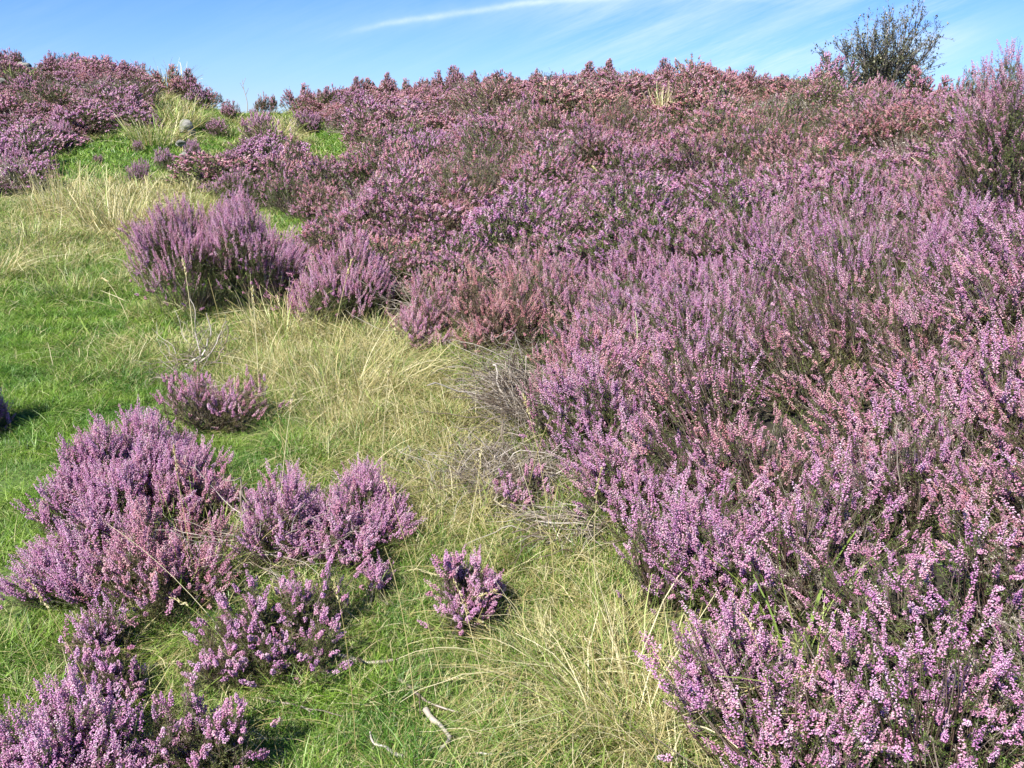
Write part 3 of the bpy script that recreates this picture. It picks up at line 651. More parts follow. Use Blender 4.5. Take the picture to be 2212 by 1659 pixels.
P = np.concatenate(P); I = np.concatenate(I); S = np.concatenate(S); LN = np.concatenate(LN); CI = np.concatenate(CI)
# rotation: spin about own axis, then lean; random spin is composed by hand
from mathutils import Euler, Matrix
rots = np.array([(Matrix.Rotation(l[1], 3, 'Y') @ Matrix.Rotation(l[0], 3, 'X') @ Matrix.Rotation(sp, 3, 'Z')).to_euler()[:] for l, sp in zip(LN, R.random(len(P)) * 6.283)])
CI2 = (CI * 7.31) % 1; hu = np.clip(hue_at(P[:, 0], P[:, 1]) + (CI2 - .42) * .55, 0, 1); dryh = np.clip(.05 + (fbm(P[:, 0], P[:, 1], .8, 101) - .5) * 1.2 + .45 * hu + .25 * sstep(9, 15, P[:, 1]), 0, 1)
scatter("heather", P, rots, S, I, {"hue": hu, "dry": dryh}, protos, "purple flowering heather covering the whole slope")
print("heather instances", len(P))

# ------------------------------------------------------------------ grass
def turf_mesh(n, rad, hl, w, seed, K=3, flat=.8):
    r = np.random.default_rng(seed); g = Geo()
    x = (r.random(n) - .5) * 2 * rad; y = (r.random(n) - .5) * 2 * rad
    L = r.uniform(*hl, n); az = r.random(n) * 6.283; le = np.abs(r.normal(.45, .35, n)) * flat
    s = np.linspace(0, 1, K)[None]
    hd = np.stack([np.cos(az), np.sin(az)], -1)
    P = np.zeros((n, K, 3)); P[..., 0] = x[:, None] + hd[:, :1] * L[:, None] * (s * np.sin(le)[:, None] + .35 * s ** 2); P[..., 1] = y[:, None] + hd[:, 1:] * L[:, None] * (s * np.sin(le)[:, None] + .35 * s ** 2)
    P[..., 2] = L[:, None] * (s * np.cos(le)[:, None] - .25 * s ** 2) - .003
    W = w * r.uniform(.7, 1.3, n)[:, None] * np.linspace(1, .15, K)[None]
    a2 = az + 1.57 + r.normal(size=n) * .6; side = np.stack([np.cos(a2), np.sin(a2), r.normal(size=n) * .2], -1)
    strips(g, P, W, unit(side), r)
    return g.mesh("turf_patch", [M_turf])
def tuft_mesh(seed):
    r = np.random.default_rng(seed); g = Geo(); n = 170; 
    m = turf_mesh(n, .05, (.04, .13), .0028, seed, K=4, flat=1.1); return m
tufts = [tuft_mesh(330 + i) for i in range(3)]
turfs = [turf_mesh(800, .13, (.018, .055), .0026, 300 + i) for i in range(4)] + [turf_mesh(420, .16, (.03, .08), .0055, 310 + i) for i in range(3)] + [turf_mesh(260, .25, (.05, .12), .013, 320 + i) for i in range(3)] + tufts
P = []; I = []; S = []
for lo, n_, s, y0, y1, xr in ((10, 3, .10, 1.0, 7.5, 5), (0, 4, .135, 1.0, 5.2, 4.5), (4, 3, .19, 5.2, 10.5, 8), (7, 3, .30, 10.5, 26, 20)):
    x, y = jitter_grid(-xr, xr, y0, y1, s, R)
    k = in_view(x, y) & (~is_heather(x, y) | (R.random(len(x)) < .12)); x, y = x[k], y[k]
    if lo == 10:
        k = (R.random(len(x)) < .55) & (fbm(x, y, 3.1, 131) > .42); x, y = x[k], y[k]
    P.append(np.stack([x, y, gz(x, y)], -1)); I.append(lo + R.integers(0, n_, len(x)))
    ws = R.uniform(.9, 1.15, len(x)) * (1 if lo < 10 else 1.2); hs = R.uniform(.7, 1.2, len(x)) * (.75 + .8 * dryness(x, y)); S.append(np.stack([ws, ws, hs], -1))
P = np.concatenate(P); I = np.concatenate(I); S = np.concatenate(S)
e_ = .15
nx_ = -(gz(P[:, 0] + e_, P[:, 1]) - gz(P[:, 0] - e_, P[:, 1])) / (2 * e_); ny_ = -(gz(P[:, 0], P[:, 1] + e_) - gz(P[:, 0], P[:, 1] - e_)) / (2 * e_)
def ground_rot(nx, ny, sp):
    out = []
    for a, b, c in zip(nx, ny, sp):
        out.append((Matrix.Rotation(math.atan(a), 3, 'Y') @ Matrix.Rotation(-math.atan(b), 3, 'X') @ Matrix.Rotation(c, 3, 'Z')).to_euler()[:])
    return np.array(out)
scatter("turf", P, ground_rot(nx_, ny_, R.random(len(P)) * 6.283), S, I, {"dry": np.clip(dryness(P[:, 0], P[:, 1]) * .75, 0, 1)}, turfs, "short green turf of the path and the clearing")
print("turf instances", len(P))

def straw_geo(g, n, rad, hl, w, r, arch=.9, K=6, lean=0, az0=None, azs=6.283, heads=0):
    rr = np.sqrt(r.random(n)) * rad; th = r.random(n) * 6.283
    x, y = rr * np.cos(th), rr * np.sin(th)
    L = r.uniform(*hl, n)
    az = (th + r.normal(size=n) * .7) if az0 is None else az0 + r.normal(size=n) * azs
    le = np.clip(lean + np.abs(r.normal(.25, .25, n)), 0, 1.45); ar = arch * r.uniform(.3, 1.2, n)
    s = np.linspace(0, 1, K); P = np.zeros((n, K, 3)); P[:, 0] = np.stack([x, y, np.zeros(n)], -1)
    for i in range(1, K):
        an = np.minimum(le + ar * s[i] * 1.3, 1.75); st = L / (K - 1)
        P[:, i, 0] = P[:, i - 1, 0] + st * np.sin(an) * np.cos(az); P[:, i, 1] = P[:, i - 1, 1] + st * np.sin(an) * np.sin(az)
        P[:, i, 2] = np.maximum(P[:, i - 1, 2] + st * np.cos(an), .004 + .02 * r.random(n))
        az = az + r.normal(size=n) * .16; ar = np.where((i == K // 2) & (r.random(n) < .18), ar + 1.4, ar)
    W = w * (.55 + r.exponential(.5, n)).clip(.5, 2.4)[:, None] * np.linspace(1, .35, K)[None]
    side = np.stack([-np.sin(az), np.cos(az), r.normal(size=n) * .3], -1); strips(g, P, W, unit(side), r)
    if heads:
        k = np.argsort(-L)[:heads]; T = P[k, -1]; Dd = unit(P[k, -1] - P[k, -2])
        M = 16; q = r.random((heads, M)); PP = T[:, None] - Dd[:, None] * (q * .06)[..., None] + r.normal(size=(heads, M, 3)) * .0022
        dd = unit(Dd[:, None] + r.normal(size=(heads, M, 3)) * .3)
        beads(g, PP.reshape(-1, 3), dd.reshape(-1, 3), np.full(heads * M, .011), np.full(heads * M, .0028), r, False)
def straw_mesh(seed, **k):
    r = np.random.default_rng(seed); g = Geo(); straw_geo(g, r=r, **k); return g.mesh("straw", [M_straw])
straws = [straw_mesh(400 + i, n=110, rad=.14, hl=(.08, .24), w=.0021, arch=1.0, lean=.45) for i in range(4)] + \
         [straw_mesh(410 + i, n=60, rad=.14, hl=(.10, .26), w=.004, arch=1.0, lean=.35) for i in range(3)] + \
         [straw_mesh(420 + i, n=50, rad=.2, hl=(.12, .3), w=.009, arch=.9, lean=.3) for i in range(3)]
P = []; I = []; S = []
for lo, n_, s, y0, y1, xr in ((0, 4, .14, 1.2, 5.2, 4.5), (4, 3, .20, 5.2, 10.5, 8), (7, 3, .33, 10.5, 26, 20)):
    x, y = jitter_grid(-xr, xr, y0, y1, s, R)
    hth = is_heather(x, y); d = dryness(x, y)
    k = in_view(x, y) & np.where(hth, R.random(len(x)) < .015 + .12 * sstep(.55, .75, fbm(x, y, 1.3, 123)), R.random(len(x)) < (d * 1.15 - .10)); x, y = x[k], y[k]; d = d[k]
    P.append(np.stack([x, y, gz(x, y)], -1)); I.append(lo + R.integers(0, n_, len(x)))
    ws = R.uniform(.8, 1.2, len(x)); hh_ = is_heather(x, y); S.append(np.stack([ws, ws, np.where(hh_, ws * R.uniform(1.3, 2.1, len(x)), ws * (.45 + .75 * d))], -1))
P = np.concatenate(P); I = np.concatenate(I); S = np.concatenate(S)
rz_ = np.zeros((len(P), 3)); rz_[:, 2] = R.random(len(P)) * 6.283
gr_ = np.clip(.85 - dryness(P[:, 0], P[:, 1]) * .75 + R.normal(0, .1, len(P)), .05, .9)
scatter("dry_grass", P, rz_, S, I, {"green": gr_}, straws, "pale dry grass blades tangled over the clearing and path edges")
print("straw instances", len(P))

# tussocks (each a thing)
def tussock(px, row, label, n, rad, hl, w, green, seed, heads=0, az0=None, azs=.5, arch=.9, lean=0.0, group=None, up=0.0):
    x, y, z = px2g(px, row); r = np.random.default_rng(seed); g = Geo()
    straw_geo(g, n, rad, hl, w, r, arch=arch, lean=lean, az0=az0, azs=azs, heads=heads, K=7)
    o = link("grass_tussock", g.mesh("grass_tussock", [M_straw]), loc=(x, y, z)); o["green"] = float(green)
    tag(o, label, "grass tussock", group); return o
tussock(1370, 1590, "large straw and green tussock arching across the foreground beside the purple clump", 520, .17, (.22, .48), .0024, .45, 501, heads=5, arch=1.0, lean=.2)
tussock(1180, 1440, "flattened pale tussock fanning out below the round lone heather bush", 260, .14, (.2, .42), .0021, .3, 502, heads=4, arch=1.0, lean=.6)
tussock(620, 740, "fine pale tussock in front of the tall upright heather pair", 420, .22, (.2, .42), .0030, .3, 503, heads=4, arch=.8)
tussock(860, 830, "matted yellow tussock combed flat towards the bare grey stems", 520, .22, (.22, .45), .0026, .12, 504, arch=.9, lean=.6, az0=.25, azs=.45)
tussock(740, 880, "thin straw tussock standing between the sprawling bush and the matted yellow one", 240, .25, (.25, .5), .0024, .25, 505, heads=3)
tussock(250, 500, "tall blond tussock drooping over the green grass, largest on the path side", 520, .30, (.35, .7), .0045, .25, 506, arch=1.0)
tussock(130, 470, "tall blond tussock with upright stalks next to the largest drooping one", 420, .32, (.3, .65), .0045, .15, 507, arch=.5)
tussock(-5, 600, "pale tussock at the left edge lying across the turf", 260, .15, (.3, .5), .0035, .1, 508, arch=1.0, lean=.4)
tussock(400, 470, "yellow-green tussock just behind the tall upright heather pair", 420, .32, (.25, .45), .0045, .4, 509, arch=1.0)
tussock(150, 640, "green rounded tussock half way along the path", 300, .2, (.12, .26), .0035, .65, 510, arch=.9)
tussock(60, 660, "thin wisp of pale grass low on the path near the left edge", 120, .25, (.12, .3), .0028, .3, 521, arch=1.1, lean=.5)
tussock(330, 770, "small flattened straw tussock on the turf just above the wide sprawling bush", 160, .2, (.14, .3), .0025, .35, 522, arch=1.0, lean=.5)
tussock(180, 770, "pale grass wisp half way between the path and the wide sprawling bush", 120, .2, (.12, .28), .0025, .35, 523, arch=1.0, lean=.5)
tussock(60, 530, "green-gold tussock low at the left edge beyond the turf", 260, .3, (.2, .4), .0045, .45, 524, arch=1.0)
tussock(960, 700, "wiry straw tussock between the dull pink and rusty brown clumps", 160, .12, (.15, .35), .0028, .1, 525, arch=.9)
tussock(358, 196, "pale blond tussock spilling down near the top of the left hill", 420, .4, (.4, .8), .014, .1, 511, arch=.9)
tussock(390, 276, "yellow-green tussock in the gully below the vivid purple clump", 300, .35, (.3, .6), .012, .4, 512, arch=.9)
tussock(335, 315, "green-gold tussock at the head of the turf bank", 300, .3, (.3, .55), .010, .45, 513, arch=.9)
tussock(598, 325, "straw tussock between the clumps in the dip", 280, .22, (.3, .55), .009, .2, 514, arch=.8)
tussock(1165, 325, "brown upright grass tuft half way up the heather slope", 160, .1, (.3, .5), .008, .05, 515, arch=.3)
tussock(1430, 265, "pale upright grass tuft beneath the skyline", 140, .12, (.3, .5), .010, .1, 516, arch=.3)
tussock(230, 1200, "thin green tussock between the low lilac and wide sprawling bushes", 120, .14, (.15, .32), .0028, .7, 517)
tussock(430, 1240, "dark green tussock filling the gap among the near bushes", 320, .16, (.14, .3), .0030, .75, 518)
tussock(1720, 1480, "few broad green grass blades rising through the purple clump", 30, .12, (.3, .5), .006, 1.0, 519, arch=.8)
tussock(1300, 1130, "bright green tussock in the hollow under the pink clump", 180, .12, (.12, .26), .0030, .95, 520)

# tall single stalks with seed heads
def stalk(pb, pt, k):
    """stalk rooted at picture point pb, its tip about pt"""
    x, y, z = px2g(*pb); r = np.random.default_rng(600 + k); g = Geo()
    t = row_t(pt[1]); yt = y + r.uniform(-.05, .12); xt = (pt[0] / PW - .5) * 2 * TH * (CP - t * SP) * yt; zt = EYE + t * yt
    zt = max(zt, z + .05)
    K = 9; s = np.linspace(0, 1, K)[:, None]; a = np.array([0, 0, 0.]); b = np.array([xt - x, yt - y, zt - z]); m = a * .5 + b * .5 + np.array([0, 0, .10]) + r.normal(size=3) * .02
    Pp = (a * (1 - s) ** 2 + 2 * m * s * (1 - s) + b * s ** 2)[None]
    sc_ = y / 3.5
    tubes(g, Pp, (np.linspace(.0016, .0009, K) * max(sc_, .8))[None], r)
    if k % 3 != 2:
        M = 34; q = r.random(M); D = unit((Pp[0, -1] - Pp[0, -2])[None])
        L = r.uniform(.05, .10); PP = Pp[0, -1][None] - D * (q * L)[:, None] + r.normal(size=(M, 3)) * .0022
        beads(g, PP, unit(D + r.normal(size=(M, 3)) * .28), np.full(M, .014) * max(sc_, .8), np.full(M, .004) * max(sc_, .8), r, True)
    o = link("grass_stalk", g.mesh("grass_stalk", [M_straw]), loc=(x, y, z)); o["green"] = 0.05
    return tag(o, "single straw-coloured seed stalk leaning out of the grass", "grass stalk", "single tall seed stalks in the clearing")
ST = [((820, 1130), (842, 790)), ((1380, 1480), (1165, 1410)), ((1390, 1560), (1290, 1430)), ((1240, 1490), (1290, 1390)), ((600, 1180), (640, 830)), ((640, 1110), (590, 780)), ((700, 1100), (745, 830)),
      ((430, 1300), (375, 960)), ((520, 1420), (230, 1130)), ((560, 1500), (370, 1290)), ((770, 1640), (720, 1250)), ((900, 1560), (830, 1180)), ((960, 1500), (830, 1030)), ((1060, 1560), (980, 1250)), ((1100, 1240), (1000, 930)),
      ((1200, 1320), (1130, 850)), ((1290, 1340), (1300, 1010)), ((1180, 1200), (1110, 960)), ((1000, 1200), (1040, 960)), ((920, 960), (850, 700)), ((870, 960), (820, 760)), ((560, 860), (545, 620)), ((640, 850), (600, 640)),
      ((590, 800), (640, 600)), ((700, 840), (760, 560)), ((420, 760), (395, 560)), ((500, 800), (450, 600)), ((960, 1390), (1060, 1385)), ((1220, 1560), (960, 1480)), ((1350, 1659), (1270, 1500)), ((1560, 1600), (1480, 1330)),
      ((1660, 1640), (1600, 1320)), ((1480, 1400), (1640, 1240)), ((350, 640), (330, 480)), ((280, 700), (220, 600)), ((750, 1200), (940, 1010)), ((1150, 1400), (1030, 1290)), ((260, 1640), (60, 1250)), ((130, 1560), (20, 1330)),
      ((730, 420), (800, 380)), ((1220, 640), (1250, 560)), ((880, 650), (960, 560)), ((1300, 420), (1280, 360)), ((1700, 470), (1690, 420)), ((1130, 1120), (1190, 900))]
for k, (a, b) in enumerate(ST): stalk(a, b, k)

# ------------------------------------------------------------------ dead heather: bare grey stems
def dead_bush(x0, x1, y0, y1, label, n, seed, az0=None, azs=1.0, rad=(.0011, .0024), ln=(.15, .42), h=.2, mats=None, root=None):
    r = np.random.default_rng(seed); cx = (x0 + x1) / 2
    xa, ya, za = px2g(cx, y1); xb, yb, zb = px2g(cx, y0 + (y1 - y0) * .35)
    wx = (x1 - x0) / 2 / PW * 2 * TH * ya; xc, yc = (xa + xb) / 2, (ya + yb) / 2; wy = max((yb - ya) / 2, .08); zc = float(gz(xc, yc))
    g = Geo(); K = 9
    if root is None: rt = np.stack([r.normal(size=n) * wx * .45, r.normal(size=n) * wy * .45], -1)
    else: rt = np.stack([root[0] * wx + r.normal(size=n) * wx * .25, root[1] * wy + r.normal(size=n) * wy * .35], -1)
    az = r.random(n) * 6.283 if az0 is None else az0 + r.normal(size=n) * azs
    L = r.uniform(*ln, n); el = r.uniform(.05, .9, n); P = np.zeros((n, K, 3)); P[:, 0, :2] = rt
    P[:, 0, 2] = gz(xc + rt[:, 0], yc + rt[:, 1]) - zc + r.random(n) * h * .5
    for i in range(1, K):
        st = L / (K - 1); az = az + r.normal(size=n) * .28; el = el + r.normal(size=n) * .18 - .06
        P[:, i, 0] = P[:, i - 1, 0] + st * np.cos(el) * np.cos(az); P[:, i, 1] = P[:, i - 1, 1] + st * np.cos(el) * np.sin(az); P[:, i, 2] = P[:, i - 1, 2] + st * np.sin(el)
        P[:, i, 2] = np.clip(P[:, i, 2], gz(xc + P[:, i, 0], yc + P[:, i, 1]) - zc + .004, gz(xc + P[:, i, 0], yc + P[:, i, 1]) - zc + h * 1.6)
    tubes(g, P, r.uniform(*rad, n)[:, None] * np.linspace(1, .35, K)[None], r, 4)
    nb = max(6, n // 22); K2 = 12; k = r.choice(n, nb); Q = np.zeros((nb, K2, 3)); Q[:, 0] = P[k, 0] * .6; Q[:, 0, 2] = P[k, 0, 2] * .3; az = (r.random(nb) * 6.283 if az0 is None else az0 + r.normal(size=nb) * azs); el = r.uniform(.1, .9, nb); l3 = r.uniform(*ln, nb) * 1.25
    for i in range(1, K2):
        az = az + r.normal(size=nb) * .38; el = el + r.normal(size=nb) * .32 - .03; st = l3 / (K2 - 1)
        Q[:, i] = Q[:, i - 1] + np.stack([st * np.cos(el) * np.cos(az), st * np.cos(el) * np.sin(az), st * np.sin(el)], -1)
        zg = gz(xc + Q[:, i, 0], yc + Q[:, i, 1]) - zc; Q[:, i, 2] = np.clip(Q[:, i, 2], zg + .006, zg + h * 1.5)
    tubes(g, Q, r.uniform(.0035, .0065, nb)[:, None] * np.linspace(1, .4, K2)[None], r, 6)
    m = n * 3; k = r.integers(0, n, m); j = r.integers(2, K, m); B = P[k, j]; D = unit(unit(P[k, j] - P[k, j - 1]) + r.normal(size=(m, 3)) * .6); l2 = r.uniform(.03, .09, m)
    Q = np.zeros((m, 4, 3)); Q[:, 0] = B
    for i in range(1, 4): D = unit(D + r.normal(size=(m, 3)) * .22); Q[:, i] = Q[:, i - 1] + D * (l2 / 3)[:, None]
    tubes(g, Q, np.full((m, 4), .00085) * np.array([1, .9, .7, .4])[None], r)
    e = empty("dead_heather", (xc, yc, zc)); link("stems", g.mesh("bare_stems", [M_dead]), e)
    tag(e, label, "dead heather"); return e
dead_bush(960, 1250, 690, 1050, "large tangle of bare grey heather stems with no flowers at the border of the slope", 430, 701, az0=math.pi * 1.15, azs=1.0, root=(.35, .3), h=.17, ln=(.15, .42), rad=(.0012, .0030))
dead_bush(920, 1260, 930, 1120, "low mat of thin grey-brown dead twigs below the big tangle", 480, 702, h=.08, ln=(.1, .3))
dead_bush(1150, 1420, 1090, 1210, "straight dead heather sticks lying on the grass under the dark hollow", 90, 703, az0=3.0, azs=.35, h=.05, ln=(.15, .4), rad=(.002, .0042))
dead_bush(860, 1010, 640, 740, "grey bare stems behind the dull pink clump", 150, 704, h=.2)
dead_bush(340, 520, 720, 860, "wispy grey leafless twigs on top of the thin greyish bush", 80, 705, h=.28, ln=(.12, .3))
dead_bush(500, 640, 1130, 1260, "grey dead twigs under the grey-twigged mauve bush", 120, 706, h=.16)
dead_bush(1830, 1990, 430, 500, "pale broken twigs lying over the heather near the dark hollow", 110, 707, h=.4)
dead_bush(1560, 1640, 430, 500, "small patch of silvery bare twigs in the middle of the slope", 90, 708, h=.35)
dead_bush(2000, 2100, 190, 300, "leafless heather twigs below the skyline dip near the tall right-edge bush", 60, 709, h=.5)

# fallen sticks
def stick(p0, p1, label, rad, seed, fork=True):
    r = np.random.default_rng(seed); a = np.array(px2g(*p0)); b = np.array(px2g(*p1)); K = 9; s = np.linspace(0, 1, K)[:, None]
    o0 = (a + b) / 2; Pp = a * (1 - s) + b * s - o0; Pp += np.cumsum(r.normal(size=(K, 3)) * .012, 0) * (s * (1 - s) * 2)
    Pp[:, 2] = gz(Pp[:, 0] + o0[0], Pp[:, 1] + o0[1]) - o0[2] + rad * 1.2 + .012
    g = Geo(); tubes(g, Pp[None], (rad * np.linspace(1, .45, K) * r.uniform(.8, 1.2, K))[None], r, 7)
    if fork:
        q = Pp[4][None] + s * (unit(r.normal(size=3) * np.array([1, 1, .2])) * np.linalg.norm(b - a) * .4)[None] + np.array([0, 0, .004]); tubes(g, q[None], (rad * .55 * np.linspace(1, .3, K))[None], r, 5)
    tag(link("fallen_stick", g.mesh("fallen_stick", [M_dead]), loc=o0), label, "stick")
stick((570, 1450), (470, 1220), "long brown woody stem lying under the heather beside the beaded bush", .0065, 801)
stick((700, 1430), (850, 1445), "dark stubby branch lying below the low dark green bush", .009, 802)
stick((860, 1490), (990, 1560), "twisted grey stick on the turf at the foot of the dark bushes", .006, 803)
stick((920, 1560), (950, 1640), "pale bleached stick pointing down on the turf, thickest of the bleached ones", .0085, 804, False)
stick((560, 1520), (740, 1570), "grey forked twig lying on the turf beside the sparse dark bush", .0045, 805)
stick((1150, 1640), (1010, 1650), "short whitish stick at the bottom of the picture", .006, 806, False)
stick((870, 1655), (800, 1600), "bent grey stick half sunk in the turf near the bottom", .0055, 807, False)
stick((1160, 855), (1090, 730), "thick pale forked stem standing out of the bare grey tangle", .006, 808)

# ------------------------------------------------------------------ stones
import bmesh
def stone(px, row, w, label, seed, flat=.6, up=.0):
    x, y, z = px2g(px, row); r = np.random.default_rng(seed); sz = w / PW * 2 * TH * y
    bm = bmesh.new(); bmesh.ops.create_icosphere(bm, subdivisions=3, radius=.5)
    off = r.random(3) * 50
    for v in bm.verts:
        n_ = mnoise.noise((v.co * 1.6) + __import__('mathutils').Vector(off)); v.co *= 1 + n_ * .8
        v.co.x = round(v.co.x * 5) / 5 * .35 + v.co.x * .65; v.co.z = (round(v.co.z * 4) / 4 * .35 + v.co.z * .65) * flat
        v.co *= sz
    me = bpy.data.meshes.new("stone"); bm.to_mesh(me); bm.free(); me.materials.append(M_rock)
    o = link("stone", me, loc=(x, y, z + sz * .2 + up)); o.rotation_euler = (0, 0, r.random() * 6)
    tag(o, label, "stone")
stone(407, 305, 30, "tallest grey stone among the three beside the upright purple clump", 901, .9, .12)
stone(392, 325, 24, "flat grey stone below the tallest of the three by the purple clump", 902, .6, .05)
stone(402, 352, 22, "small pale stone nearest the viewer of the three by the purple clump", 903, .9, .05)
stone(347, 305, 12, "tiny pale stone on the turf bank above the small dark tuft", 904)
stone(45, 142, 20, "white stone highest in the cluster near the left hill crest", 905, .6, .10)
stone(62, 158, 20, "white stone in the middle of the cluster near the left hill crest", 906, .6, .10)
stone(80, 156, 12, "smallest white stone on the right of the cluster near the left hill crest", 907, .6, .10)
stone(5, 192, 22, "flat pale stone at the left edge on the hillside", 908, .5, .10)

# ------------------------------------------------------------------ tree on the skyline
def tree():
    r = np.random.default_rng(42); Yt = 20.0
    X = ((1880 / PW - .5) * 2 * TH * CP) * Yt; zb = float(gz(X, Yt)); top = EYE + Yt * row_t(18); H = top - zb
    k_px = Yt * 2 * TH * CP / PW                       # metres per picture pixel there
    gt, gb, gl = Geo(), Geo(), Geo(); e = empty("tree", (X, Yt, zb))
    tips = []
    def branch(p, d, L, rad, lev, g):
        K = 6; P = [p]; dd = d
        for i in range(K - 1):
            dd = unit(dd + r.normal(size=3) * .10 + np.array([0, 0, .05])); P.append(P[-1] + dd * L / (K - 1))
        P = np.array(P); tubes(g, P[None], (rad * np.linspace(1, .45, K))[None], r, 5 if lev < 2 else 3)
        if lev == 4: tips.append((P, L)); return
        nb = (0, 5, 5, 5)[lev] if lev else 0
        for b in range(nb):
            t = r.uniform(.25, 1); q = P[min(int(t * (K - 1)), K - 2)] + (P[min(int(t * (K - 1)) + 1, K - 1)] - P[min(int(t * (K - 1)), K - 2)]) * r.random()
            nd = unit(unit(P[-1] - P[0]) + r.normal(size=3) * (.36 if lev < 3 else .5)); branch(q, nd, L * r.uniform(.38, .62), rad * .5, lev + 1, gb)
        tips.append((P[-3:], L * .5))
    # (tip px, tip row) of the main limbs, fan-shaped outline of the photograph
    base = np.array([0, 0, 0.])
    limbs = [(1776, 120), (1790, 82), (1812, 78), (1826, 52), (1850, 50), (1868, 34), (1888, 36), (1905, 30), (1922, 55), (1950, 22), (1958, 26), (1965, 60), (1990, 72), (1985, 105), (1980, 140), (1955, 150), (1840, 100), (1870, 80), (1900, 70), (1935, 85), (1925, 115), (1860, 120), (1805, 115)]
    for (tx, ty) in limbs:
        T = np.array([((tx / PW - .5) * 2 * TH * CP) * Yt - X, r.uniform(-.5, .5), EYE + Yt * row_t(ty + 8) - zb]) * .86
        b0 = base + np.array([r.uniform(-.12, .12), r.uniform(-.12, .12), 0])
        # first half as stem, then branches
        d = unit(T - b0); L = np.linalg.norm(T - b0)
        K = 7; s = np.linspace(0, 1, K)[:, None]; m = b0 * .5 + T * .5 + np.array([-T[0] * .10, 0, .08]); P = b0 * (1 - s) ** 2 + 2 * m * s * (1 - s) + T * s ** 2
        tubes(gt, P[None], (.030 * np.linspace(1, .25, K))[None], r, 6)
        for b in range(18):
            t = r.uniform(.22, .98); i = min(int(t * (K - 1)), K - 2); q = P[i] + (P[i + 1] - P[i]) * r.random()
            branch(q, unit(d + r.normal(size=3) * .38), L * r.uniform(.16, .34), .010, 3, gb)
        tips.append((P[-3:], L * .3))
    LP = []; LD = []
    for P, L in tips:
        for q in range(int(r.integers(5, 11))):
            t = r.random() ** .6; i = min(int(t * (len(P) - 1)), len(P) - 2); LP.append(P[i] + (P[i + 1] - P[i]) * r.random() + r.normal(size=3) * .015); LD.append(unit(r.normal(size=3) + unit(P[-1] - P[0]) * .8))
    LP = np.array(LP); LD = np.array(LD); n = len(LP); u, v = frames(LD); Ls = r.uniform(.035, .065, n)[:, None]
    V = np.stack([LP, LP + LD * Ls * .5 + u * Ls * .26, LP + LD * Ls, LP + LD * Ls * .5 - u * Ls * .26], 1).reshape(-1, 3)
    F = (np.array([(0, 1, 2), (0, 2, 3)])[None] + (np.arange(n) * 4)[:, None, None]).reshape(-1, 3); gl.add(V, F, rcol(r, n, 4))
    link("trunk", gt.mesh("trunk", [M_treebark]), e); link("branches", gb.mesh("branches", [M_treebark]), e); link("foliage", gl.mesh("foliage", [M_treeleaf]), e)
    tag(e, "small thin-leaved multi-stemmed tree standing alone behind the heather crest", "tree")
    print("tree leaves", n, "H", H)
tree()
# lone bare twig on the skyline dip
def sky_twig():
    x, y, z = ridge(534); r = np.random.default_rng(9); h = EYE + y * row_t(172) - z; g = Geo(); K = 8; s = np.linspace(0, 1, K)
    P = np.stack([.03 * np.sin(s * 5), 0 * s, s * h], -1); tubes(g, P[None], np.linspace(.009, .004, K)[None], r, 5)
    for i in (4, 5, 6): q = P[i][None] + s[:, None] * np.array([[(-1) ** i * .06, 0, .12]]); tubes(g, q[None], np.linspace(.005, .003, K)[None], r, 4)
    tag(link("bare_twig", g.mesh("bare_twig", [M_dead]), loc=(x, y, z)), "thin leafless twig standing upright on the skyline in the dip", "twig")
sky_twig()

# ------------------------------------------------------------------ light
SUN_EL, sun_dir = math.radians(43), unit(np.array([-.52, -.85]))
w = bpy.data.worlds.new("World"); sc.world = w; w.use_nodes = True; nt = w.node_tree; nt.nodes.clear(); L = nt.links
sky = ND(nt, 'ShaderNodeTexSky', sky_type='NISHITA'); sky.sun_disc = False; sky.sun_elevation = SUN_EL
az = math.atan2(sun_dir[0], sun_dir[1]); sky.sun_rotation = az; sky.air_density = 1.0; sky.dust_density = .0; sky.ozone_density = 3.0; sky.altitude = 300
tc = ND(nt, 'ShaderNodeTexCoord'); sx = ND(nt, 'ShaderNodeSeparateXYZ'); L.new(tc.outputs['Generated'], sx.inputs[0])
ysafe = math_(nt, 'MAXIMUM', sx.outputs[1], .05)
A_ = math_(nt, 'DIVIDE', sx.outputs[0], ysafe); T_ = math_(nt, 'DIVIDE', sx.outputs[2], ysafe)
def noise2(ax, ay, scale, detail=5, rough=.55, off=0):
    cb = ND(nt, 'ShaderNodeCombineXYZ'); L.new(ax, cb.inputs[0]); L.new(ay, cb.inputs[1]); cb.inputs[2].default_value = off
    nz = ND(nt, 'ShaderNodeTexNoise'); nz.inputs['Scale'].default_value = scale; nz.inputs['Detail'].default_value = detail; nz.inputs['Roughness'].default_value = rough
    L.new(cb.outputs[0], nz.inputs['Vector']); return nz.outputs['Fac']
# long thin streak of high cloud
def pa(px, row): t = row_t(row); return (px / PW - .5) * 2 * TH * (CP - t * SP), t
p1, p2, p3 = pa(670, 92), pa(910, 40), pa(1270, -3)
M3 = np.array([[p[0] ** 2, p[0], 1] for p in (p1, p2, p3)]); qa, qb, qc = np.linalg.solve(M3, [p[1] for p in (p1, p2, p3)])
cur = math_(nt, 'ADD', math_(nt, 'MULTIPLY_ADD', math_(nt, 'MULTIPLY', A_, A_), float(qa), float(qc)), math_(nt, 'MULTIPLY', A_, float(qb)))
wob = math_(nt, 'MULTIPLY', math_(nt, 'SUBTRACT', noise2(A_, T_, 7, 4), .5), .012)
dist = math_(nt, 'SUBTRACT', math_(nt, 'SUBTRACT', T_, cur), wob)
g1 = math_(nt, 'POWER', 2.718, math_(nt, 'MULTIPLY', math_(nt, 'MULTIPLY', dist, dist), -1 / .0028 ** 2))
